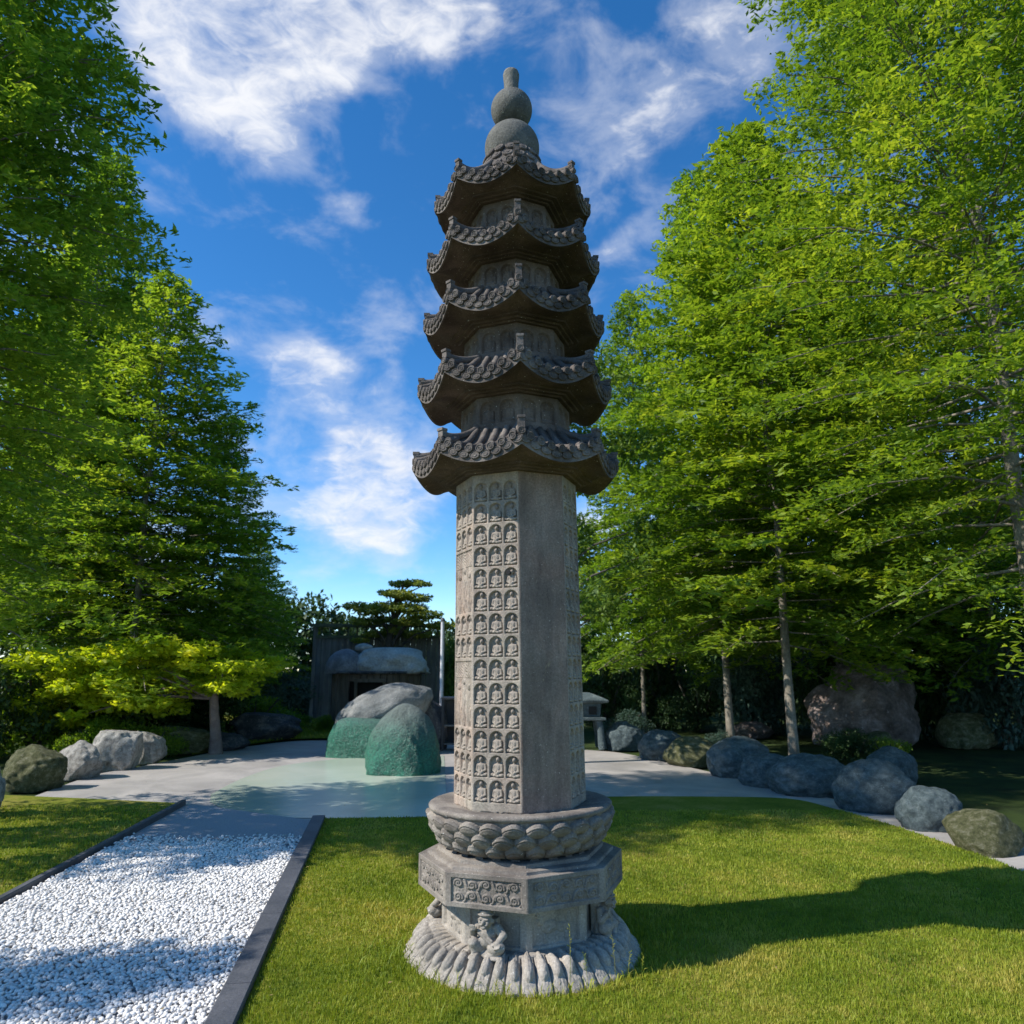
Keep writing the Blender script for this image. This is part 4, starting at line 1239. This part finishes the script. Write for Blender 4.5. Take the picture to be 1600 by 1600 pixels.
def tree(key, name, loc, label, group, cat='tree', mat='leafA', bark='bark', rot=0, s=(1, 1, 1), tilt=(0, 0)):
    e = empty(name, loc, (R(tilt[0]), R(tilt[1]), R(rot))); e.scale = s
    tag(e, label, cat, group)
    mt, mc = protos[key]
    for nm, me, m in (('trunk', mt, M[bark]), ('crown', mc, M[mat])):
        o = bpy.data.objects.new(nm, me); col.objects.link(o); o.parent = e
        if not me.materials: me.materials.append(m)
        o.material_slots[0].link = 'OBJECT'; o.material_slots[0].material = m
    return e
def at(pxx, d): 
    p = P(pxx, 1045, d); return (p.x, p.y, -.02)
GL, GR = 'feathery trees along the left', 'feathery trees along the right'
tree('tall', 'feathery_tree', (-6.8, 7.5 - CAMD, -.02), 'tallest feathery green tree filling the left edge of the picture', GL, mat='leafG', rot=20)
tree('cone', 'feathery_tree', (-8.3, 16.4 - CAMD, -.02), 'broad cone shaped tree with sloping right side behind the left edge tree', GL, mat='leafG', rot=75, s=(1.15, 1.15, .95))
tree('slim', 'feathery_tree', (-7.9, 19.5 - CAMD, -.02), 'mid height feathery tree between the broad cone and the shortest left tree', GL, mat='leafB', rot=140, s=(.85, .85, .68))
tree('cone', 'feathery_tree', (-8.3, 24 - CAMD, -.02), 'shortest farthest feathery tree of the left row, just left of the plank screen', GL, mat='leafA', rot=200, s=(.62, .62, .52))
tree('slim', 'feathery_tree', (-10.6, 17.3 - CAMD, -.02), 'tree filling the gap between the left edge tree and the broad cone', GL, mat='leafA', rot=290, s=(1.15, 1.15, 1.2))
tree('slim', 'feathery_tree', (-13.0, 20.5 - CAMD, -.02), 'lime tinted tree half hidden behind the tree on the left edge', GL, mat='leafB', rot=250, s=(1.1, 1.1, 1.15))
tree('big', 'feathery_tree', (6.95, 9.9 - CAMD, -.02), 'tallest bright green tree filling the upper right corner', GR, mat='leafB', rot=100, s=(1, 1, 1))
tree('slim', 'feathery_tree', (4.85, 13.3 - CAMD, -.02), 'feathery tree with the thickest pale bare trunk rising from the blue boulders', GR, mat='leafB', rot=33, s=(1.22, 1.22, .99), tilt=(0, -.6))
tree('cone', 'feathery_tree', (4.72, 16.6 - CAMD, -.02), 'feathery tree with the middle one of the three bare right trunks', GR, mat='leafA', rot=310, s=(.98, .98, 1.22), tilt=(0, -.8))
tree('slim', 'feathery_tree', (3.35, 19.4 - CAMD, -.02), 'feathery tree with the thinnest bare trunk, nearest the pagoda', GR, mat='leafA', rot=180, s=(.80, .80, .97))
tree('cone', 'feathery_tree', (7.9, 18.2 - CAMD, -.02), 'wide lime green tree rising behind the huge pink boulder', GR, mat='leafB', rot=160, s=(1.25, 1.25, 1.25))
tree('cone', 'feathery_tree', (10.6, 16.5 - CAMD, -.02), 'dense deep green tree at the far right beyond the bank', GR, mat='leafA', rot=220, s=(1.1, 1.1, 1.15))
tree('vase', 'feathery_tree', (2.0, 25 - CAMD, -.02), 'distant round tree showing just right of the pagoda shaft', GR, mat='leafF', rot=60, s=(.8, .8, .85))
# unseen tree added at the left to shade the near gravel and grass
tree('vase', 'added_shade_tree', (-5.75, 3.25 - CAMD, -.02), 'small round tree added out of view to shade the gravel path', None, mat='leafA', rot=60, s=(.40, .24, .47))

# broadleaf tree behind the pagoda
def broadleaf():
    rj = random.Random(9)
    e = empty('broadleaf_tree', (.55, 13.5 - CAMD, -.02)); tag(e, 'light green broadleaf tree directly behind the pagoda shaft and roofs', 'tree')
    tb = MB(); tb.tube([(0, 0, 0), (.03, 0, 1.6), (-.05, .05, 3.4), (.1, 0, 5.5), (.3, 0, 7.6)], [.11, .095, .08, .055, .02], 10)
    cl = []
    for i in range(46):
        z = rj.uniform(2.6, 8.6); t = (z - 2.6) / 6.0
        rr = (1.75 if z < 6 else 1.75 * (1 - (z - 6) / 4.2)) * rj.uniform(.35, 1)
        a = rj.uniform(0, 6.283); c = (rr * math.cos(a) + .25 * t + .1, rr * math.sin(a), z)
        cl.append((c, rj.uniform(.28, .52)))
        tb.tube([(0, 0, z - .6 - rr * .3), (c[0] * .5, c[1] * .5, z - .35), c], [.035, .02, .006], 5, caps=False)
    tb.build('trunk', M['bark_dark'], e)
    me = clump_crown(33, cl, leaf=.075, per=430, squash=.8); link('crown', me, M['leafF'], e)
broadleaf()

# bright low maple at the left with a leaning trunk
def maple():
    rj = random.Random(19)
    p = at(343, 15.0); e = empty('maple_tree', (p[0], p[1], -.02)); tag(e, 'low bright yellow green maple with a leaning pinkish trunk behind the left boulders', 'maple')
    tb = MB(); tb.tube([(.06, 0, 0), (.03, 0, .35), (-.03, 0, .75), (-.07, 0, 1.1)], [.14, .105, .09, .085], 10)
    cl = []
    for i in range(84):
        x = rj.uniform(-3.4, .8); y = rj.uniform(-1.1, .9)
        top = 2.15 - .16 * (x + 1.4) ** 2 * .5
        z = top - abs(rj.gauss(0, .62)); z = max(.62 if x < -.7 else 1.25, z)
        cl.append(((x, y, z), rj.uniform(.24, .46)))
        if i % 8 == 0: tb.tube([(-.07, 0, 1.05), (x * .5, y * .5, z * .5 + .75), (x, y, z - .05)], [.035, .022, .008], 5, caps=False)
    tb.build('trunk', stone('maple_bark', (.14, .10, .09), (.26, .20, .18), s=5, bstr=.6, bdist=.01), e)
    link('crown', clump_crown(44, cl, leaf=.085, per=360, flat=.35, squash=.42), M['leafC'], e)
maple()

# niwaki pine with cloud pads above the hut
def pine():
    rj = random.Random(4)
    b = P(612, 1010, 22.5); e = empty('pine_tree', (b.x, b.y, -.02)); tag(e, 'cloud pruned pine with flat yellow green pads rising above the hut roof', 'pine')
    tb = MB(); tb.tube([(0, 0, 0), (.1, 0, 1.2), (-.1, 0, 2.4), (.15, 0, 3.3), (.3, 0, 4.2)], [.14, .12, .10, .07, .03], 10)
    cl = []
    for (pxx, py, w) in ((560, 948, .45), (585, 955, .55), (605, 948, .55), (640, 952, .60), (625, 930, .5), (650, 935, .5), (605, 925, .35), (625, 911, .38), (645, 909, .36), (662, 914, .28), (595, 968, .45), (568, 972, .40), (640, 972, .5), (668, 962, .5), (690, 978, .45), (580, 990, .35), (612, 985, .5), (650, 990, .45), (560, 1000, .3)):
        q = P(pxx, py, 22.5) - Vector((b.x, b.y, -.02)); q.y = rj.uniform(-.4, .4)
        cl.append((tuple(q), w)); tb.tube([(.0, 0, max(.8, q.z - .8)), (q.x * .5, q.y * .5, q.z - .25), (q.x, q.y, q.z - .05)], [.05, .03, .01], 5, caps=False)
    tb.build('trunk', M['bark_dark'], e)
    link('crown', clump_crown(45, cl, leaf=.06, per=900, flat=.6, squash=.26), leaf_mat('pine_foliage', (.06, .11, .02), (.20, .26, .04), (.40, .38, .07), .9, .35, 1.5), e)
pine()

# ---- shrubs under and behind the trees
shr = {}
for key, sd, n in (('a', 61, 16), ('b', 62, 22)):
    rj = random.Random(sd); cl = []
    for i in range(n):
        a = rj.uniform(0, 6.283); r = rj.uniform(0, .75); z = rj.uniform(.12, .85) * (1 - .35 * r)
        cl.append(((r * math.cos(a), r * math.sin(a), z), rj.uniform(.22, .36)))
    shr[key] = clump_crown(sd, cl, leaf=.036, per=1500, squash=.8)
stem = MB()
for i in range(7):
    a = i * .9; stem.tube([(0, 0, -.02), (.25 * math.cos(a), .25 * math.sin(a), .4), (.5 * math.cos(a), .5 * math.sin(a), .75)], [.03, .02, .008], 5)
stem_me = bpy.data.meshes.new('stem'); stem_me.from_pydata(stem.v, [], stem.f)
def shrub(key, loc, s, mat, label, rot=0, group='shrubs under the trees', name='shrub', cat='shrub'):
    e = empty(name, (loc[0], loc[1], -.02), (0, 0, R(rot))); e.scale = s; tag(e, label, cat, group)
    for nm, me, m in (('stem', stem_me, M['bark_dark']), ('foliage', shr[key], M[mat])):
        o = bpy.data.objects.new(nm, me); col.objects.link(o); o.parent = e
        if not me.materials: me.materials.append(m)
        o.material_slots[0].link = 'OBJECT'; o.material_slots[0].material = m
S = [  # key, px, dist, scale, mat, label
 ('a', 945, 21, (1.5, 1.2, 2.2), 'leafD', 'dark shrub in the gap just right of the pagoda shaft'),
 ('b', 1035, 22, (1.9, 1.4, 3.0), 'leafD', 'tall dark shrub behind the thinnest bare trunk'),
 ('a', 1090, 20.5, (1.25, 1.2, 1.75), 'leafD', 'rounded very dark shrub left of the middle bare trunk'),
 ('b', 1180, 20, (1.6, 1.3, 2.1), 'leafE', 'blue grey green shrub between the two thickest bare trunks'),
 ('a', 1230, 22, (1.9, 1.5, 3.4), 'leafE', 'tall blue grey shrub behind the thickest bare trunk'),
 ('b', 1300, 19, (1.8, 1.4, 2.6), 'leafD', 'dark shrub rising directly behind the pink boulder'),
 ('a', 1385, 19, (2.1, 1.5, 4.0), 'leafD', 'very tall dark shrub above the pink boulder'),
 ('b', 1490, 18.5, (2.2, 1.5, 4.4), 'leafD', 'tallest dark shrub, above the dark boulder on the right bank'),
 ('a', 1600, 16, (1.9, 1.5, 3.0), 'leafE', 'blue grey shrub at the right end of the bank'),
 ('a', 978, 18.6, (.75, .7, .75), 'leafE', 'small dull blue green shrub right of the stone pedestal'),
 ('b', 1325, 13.9, (.85, .6, .55), 'leafD', 'low dark green cushion beside the thickest bare trunk'),
 ('a', 1372, 13.6, (.62, .5, .50), 'leafB', 'low yellow green cushion shrub below the pink boulder'),
 ('b', 460, 24, (2.0, 1.2, 1.5), 'leafE', 'blue grey spreading shrub left of the plank screen'),
 ('a', 400, 20, (1.6, 1.2, 1.1), 'leafA', 'mid green shrub behind the blue black boulder'),
 ('b', 300, 18, (2.0, 1.4, 1.4), 'leafD', 'dark shrub behind the maple trunk'),
 ('a', 190, 17, (2.2, 1.4, 1.8), 'leafD', 'dark shrub behind the bright left boulders'),
 ('b', 70, 15.5, (2.2, 1.4, 2.0), 'leafA', 'green shrub at the far left behind the mossy boulder'),
 ('a', -40, 14.0, (2.0, 1.4, 2.4), 'leafD', 'dark shrub at the extreme left edge'),
 ('b', 515, 20.5, (.50, .4, .42), 'leafB', 'small lime green plant at the left foot of the hut'),
 ('a', 462, 21.5, (.9, .5, .45), 'leafA', 'low green plant mound left of the hut'),
 ('a', 250, 14.9, (1.1, .6, .62), 'leafB', 'low lime shrub above the moss topped boulder'),
 ('b', 170, 14.6, (1.1, .6, .72), 'leafA', 'low green shrub above the bright cream boulder'),
 ('b', 705, 24, (1.2, 1.0, 2.6), 'leafF', 'light green bush behind the black rack'),
 ('a', 1120, 15.4, (.5, .5, .45), 'leafE', 'small blue green tuft behind the rough mossy boulder'),
]
for i, (k, pxx, d, s, m, lab) in enumerate(S): shrub(k, at(pxx, d), s, m, lab, rot=i * 47)

# far wood closing the view
def far_wood():
    rj = random.Random(77); cl = []
    x = -60
    while x < 62:
        x += rj.uniform(.9, 1.7)
        h = 3.0 + 3.2 * min(1, abs(x + 3) / 16) + 5.0 * max(0, min(1, (x - 3) / 5)) + 2.5 * max(0, min(1, (-x - 14) / 8))
        nq = max(3, int(h / 1.5))
        for q in range(nq):
            cl.append(((x + rj.uniform(-.6, .6), 33 - CAMD + rj.uniform(-1.5, 3), h * (q + .4) / nq * rj.uniform(.9, 1.1)), rj.uniform(1.0, 1.6)))
    o = link('far_wood', clump_crown(78, cl, leaf=.18, per=130, squash=.9), M['leafD'])
    tag(o, 'dark far wood closing the view behind the garden', 'wood', kind='stuff')
far_wood()
# dim green lawn beyond the pavement, left of the pond
bl = smooth_line(px((300, 1179), (380, 1164), (450, 1155), (520, 1153), (640, 1153)), 3) + px((640, 1118), (300, 1118))
tag(poly_area('back_lawn', bl, -.004, M['turf']), kind='structure')
blades('back_grass', bl, 22000, (.03, .07), .008, 8, z=-.004, region=(15.5, 24), label='green grass beyond the pavement left of the hut')

# ================================================================== HUT, SCREEN, POLE, RACK, PEDESTAL

def plank_mat(name, a, b_, sc_=9):
    m, nt, b, out = nmat(name); v = coords(nt)
    n = noise_n(nt, coords(nt, scale=(1, 1, .08)), sc_, 5, .65)
    n2 = noise_n(nt, v, 2.5, 4, .6)
    c = mixc(nt, .5, ramp(nt, n, [(.3, a), (.7, b_)]), ramp(nt, n2, [(.3, (.6, .6, .55)), (.7, (1.3, 1.3, 1.2))]), 'MULTIPLY')
    nt.links.new(c, b.inputs['Base Color']); b.inputs['Roughness'].default_value = .85
    bump(nt, b, n, .6, .02); return m
M['planks'] = plank_mat('weathered_planks', (.07, .055, .042), (.19, .155, .125))
M['planks_grey'] = plank_mat('grey_planks', (.10, .10, .10), (.23, .23, .23))
M['shell'] = stone('shell_stone', (.34, .325, .30), (.50, .48, .44), (.64, .62, .58), s=2, bstr=.5, bdist=.02, fine=20)
M['bluedome'] = stone('dome_stone', (.10, .10, .11), (.20, .20, .21), (.38, .38, .39), s=2, bstr=.5, bdist=.02, fine=20, rough=.5)
def hut():
    d = 20.0; c = P(590, 1045, d + 1.3); e = empty('garden_hut', (c.x, c.y, 0)); tag(e, 'round plank walled garden hut under a pale stone shell roof behind the pond', 'hut')
    mb = MB(); n = 44
    for i in range(n):
        a = 2 * math.pi * i / n; ca, sa = math.cos(a), math.sin(a)
        if -2.05 < (a - 2 * math.pi if a > math.pi else a) < -1.15:      # doorway towards the camera
            h0, h1 = 1.28, 1.50
        else: h0, h1 = 0.0, 1.50
        rot = Matrix.Rotation(a, 3, 'Z'); k = .012 * ((i * 7) % 3)
        mb.box(((1.20 + k) * ca, (1.0 + k) * sa, (h0 + h1) / 2), (.05, .155, h1 - h0), rot)
    w = mb.build('wall', M['planks'], e)
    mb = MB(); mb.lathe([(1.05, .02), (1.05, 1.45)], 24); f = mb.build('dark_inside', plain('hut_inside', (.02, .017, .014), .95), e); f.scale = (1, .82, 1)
    mb = MB()
    for s in (-1, 1): mb.box((s * .38, -1.02, .66), (.07, .08, 1.3))
    mb.box((0, -1.04, 1.30), (.86, .09, .09)); mb.build('door_frame', M['planks'], e)
    mb = MB(); mb.lathe([(.03, 1.47), (1.36, 1.47), (1.40, 1.50), (1.36, 1.545), (.03, 1.56)], 48); o = mb.build('roof_rim', M['darkrock'], e); o.scale = (1, .85, 1)
    # shell: low stone lid with a broad flat crown
    me = shaped(12, 3.4, 2.6, 1.02, .84, .70, .13); o = link('roof_shell', me, M['shell'], e, (.36, 0, 1.53))
    me = shaped(15, 2.2, 2.0, .56, .56, .62, .03); o = link('roof_dome', me, M['bluedome'], e, (-.84, -.30, 1.53))
    me = rock_mesh(16, 3, .2); o = link('white_stone', me, M['shell'], e, (-.42, .0, 2.18)); o.scale = (.24, .2, .14)
hut()
def screen():
    d = 23.3; a, b = P(492, 1045, d), P(690, 1045, d)
    e = empty('plank_screen', ((a.x + b.x) / 2, a.y, 0)); tag(e, 'tall weathered plank screen with a flat mossy top beam behind the hut', 'screen')
    w = b.x - a.x; mb = MB(); n = 24
    for i in range(n):
        mb.box((-w / 2 + w * (i + .5) / n, .012 * (i % 2), 1.27), (w / n - .012, .03, 2.54))
    mb.build('boards', M['planks_grey'], e)
    for s in (-1, 1):
        mb = MB(); mb.box((s * (w / 2 + .03), -.02, 1.48), (.11, .11, 2.96)); mb.build('post', M['planks_grey'], e)
    mb = MB(); mb.box((0, -.02, 2.93), (w + .35, .30, .10)); mb.box((0, -.03, 2.58), (w, .10, .09))
    for i in range(14): mb.box((-w / 2 + w * (i + .5) / 14, 0, 2.75), (.05, .04, .28))
    mb.build('top_beam', plain('mossy_timber', (.10, .12, .075), .9, .4, 6), e)
screen()
def pole():
    p = G(688, 1169); mb = MB(); e = empty('white_pole', (p.x, p.y, 0)); tag(e, 'slender white metal pole standing left of the pagoda shaft', 'pole')
    mb.tube([(0, 0, 0), (0, 0, 2.62)], .038, 14); mb.build('shaft', plain('white_metal', (.62, .62, .64), .35, .12, 5), e)
    mb = MB(); mb.lathe([(.08, 0), (.08, .015), (.045, .03), (.045, .06)], 20); mb.build('base_plate', M['slate'], e)
    mb = MB(); mb.lathe([(.05, 2.60), (.05, 2.64), (.03, 2.67), (.005, 2.68)], 16); mb.build('cap', M['slate'], e)
pole()
def rack():
    d = G(700, 1172).y + CAMD + .2; a, b = P(694, 1100, d), P(770, 1100, d)
    e = empty('black_rack', ((a.x + b.x) / 2, a.y, 0)); tag(e, 'black framed open rack between the white pole and the pagoda shaft', 'rack')
    w = b.x - a.x; m = plain('black_paint', (.018, .018, .02), .5, .3)
    zt = P(700, 1092, d).z
    for sx in (-1, 1):
        for sy in (-1, 1):
            mb = MB(); mb.box((sx * w / 2, sy * .25, zt / 2), (.05, .05, zt)); mb.build('leg', m, e)
    mb = MB(); mb.box((0, 0, zt + .02), (w + .08, .58, .04)); mb.build('top', m, e)
    mg = plain('rack_shelf', (.12, .12, .115), .7, .3)
    for z in (zt * .12, zt * .48): mb = MB(); mb.box((0, 0, z), (w - .055, .47, .03)); mb.build('shelf', mg, e)
    mb = MB(); mb.box((0, .235, zt * .52), (w - .06, .02, zt * .9)); mb.build('back_panel', m, e)
rack()
def lantern():
    d = G(925, 1172).y + CAMD + .45; c = P(913, 1100, d); e = empty('stone_lantern', (c.x, c.y, 0)); tag(e, 'squat blue grey stone lantern peeking out right of the pagoda shaft', 'lantern')
    m = M['bluerock']; z = P(913, 1082, d).z; k = z / 1.15
    mb = MB()
    def sq(prof):
        b = MB(); Vv = [Vector((sx * r, sy * r, zz_ * k)) for (r, zz_) in prof for (sx, sy) in ((-1, -1), (1, -1), (1, 1), (-1, 1))]
        Fs = [(j * 4 + q, j * 4 + (q + 1) % 4, (j + 1) * 4 + (q + 1) % 4, (j + 1) * 4 + q) for j in range(len(prof) - 1) for q in range(4)] + [(3, 2, 1, 0), tuple(range(len(Vv) - 4, len(Vv)))]
        b.add(Vv, Fs); return b
    sq([(.30, .92), (.45, .96), (.46, 1.0), (.34, 1.06), (.16, 1.13), (.10, 1.15)]).build('cap', m, e)
    sq([(.30, .66), (.31, .92)]).build('light_box', m, e)
    b = sq([(.36, .58), (.40, .60), (.40, .64), (.33, .66)]); b.build('slab', m, e)
    for sx in (-1, 1):
        for sy in (-1, 1):
            b = MB(); b.tube([(sx * .33, sy * .33, 0), (sx * .30, sy * .30, .3 * k), (sx * .26, sy * .26, .60 * k)], [.09, .075, .08], 8); b.build('leg', m, e)
    for sx in (-1, 1):
        b = MB(); b.box((sx * .14, -.315, .79 * k), (.16, .02, .16)); b.build('window', M['dark'], e)
lantern()

# a light scatter of small fallen leaves on the paths and lawn
def litter():
    rg = np.random.default_rng(99); n = 420
    d = np.exp(rg.uniform(math.log(3.6), math.log(13), n)); X = rg.uniform(-1, 1, n) * d * .75; Y = d - CAMD
    near = rg.random(n) < .55
    # gather most of them along the kerb and path edges
    t = rg.random(n); kx = k_near.x + (k_r1.x - k_near.x) * t; ky = k_near.y + (k_r1.y - k_near.y) * t
    X = np.where(near & (d < 9), kx + rg.normal(0, .35, n), X); Y = np.where(near & (d < 9), ky + rg.normal(0, .2, n), Y)
    ok = np.hypot(X - PX, Y) > .75; X, Y = X[ok], Y[ok]; n = len(X)
    C = np.stack([X, Y, np.full(n, .040)], -1); a = rg.uniform(0, 6.283, n)
    C[:, 2] = np.where(inside(lawn, X, Y) | inside(left_lawn, X, Y), .034, np.where(inside(grav2, X, Y), .030, -.004))
    D = np.stack([np.cos(a), np.sin(a), rg.normal(0, .12, n)], -1); U = np.array((0, 0, 1.0)) + rg.normal(0, .25, (n, 3))
    L = rg.uniform(.007, .016, n); V, Fc_ = leaf_quads(C, D, U, L, L * rg.uniform(.3, .5, n))
    o = link('fallen_leaves', np_mesh('fallen_leaves', V, Fc_), plain('dry_leaf', (.26, .19, .06), .8, .5, 30)); tag(o, 'small dry leaves fallen on the paths and lawn', 'leaves', kind='stuff')
litter()
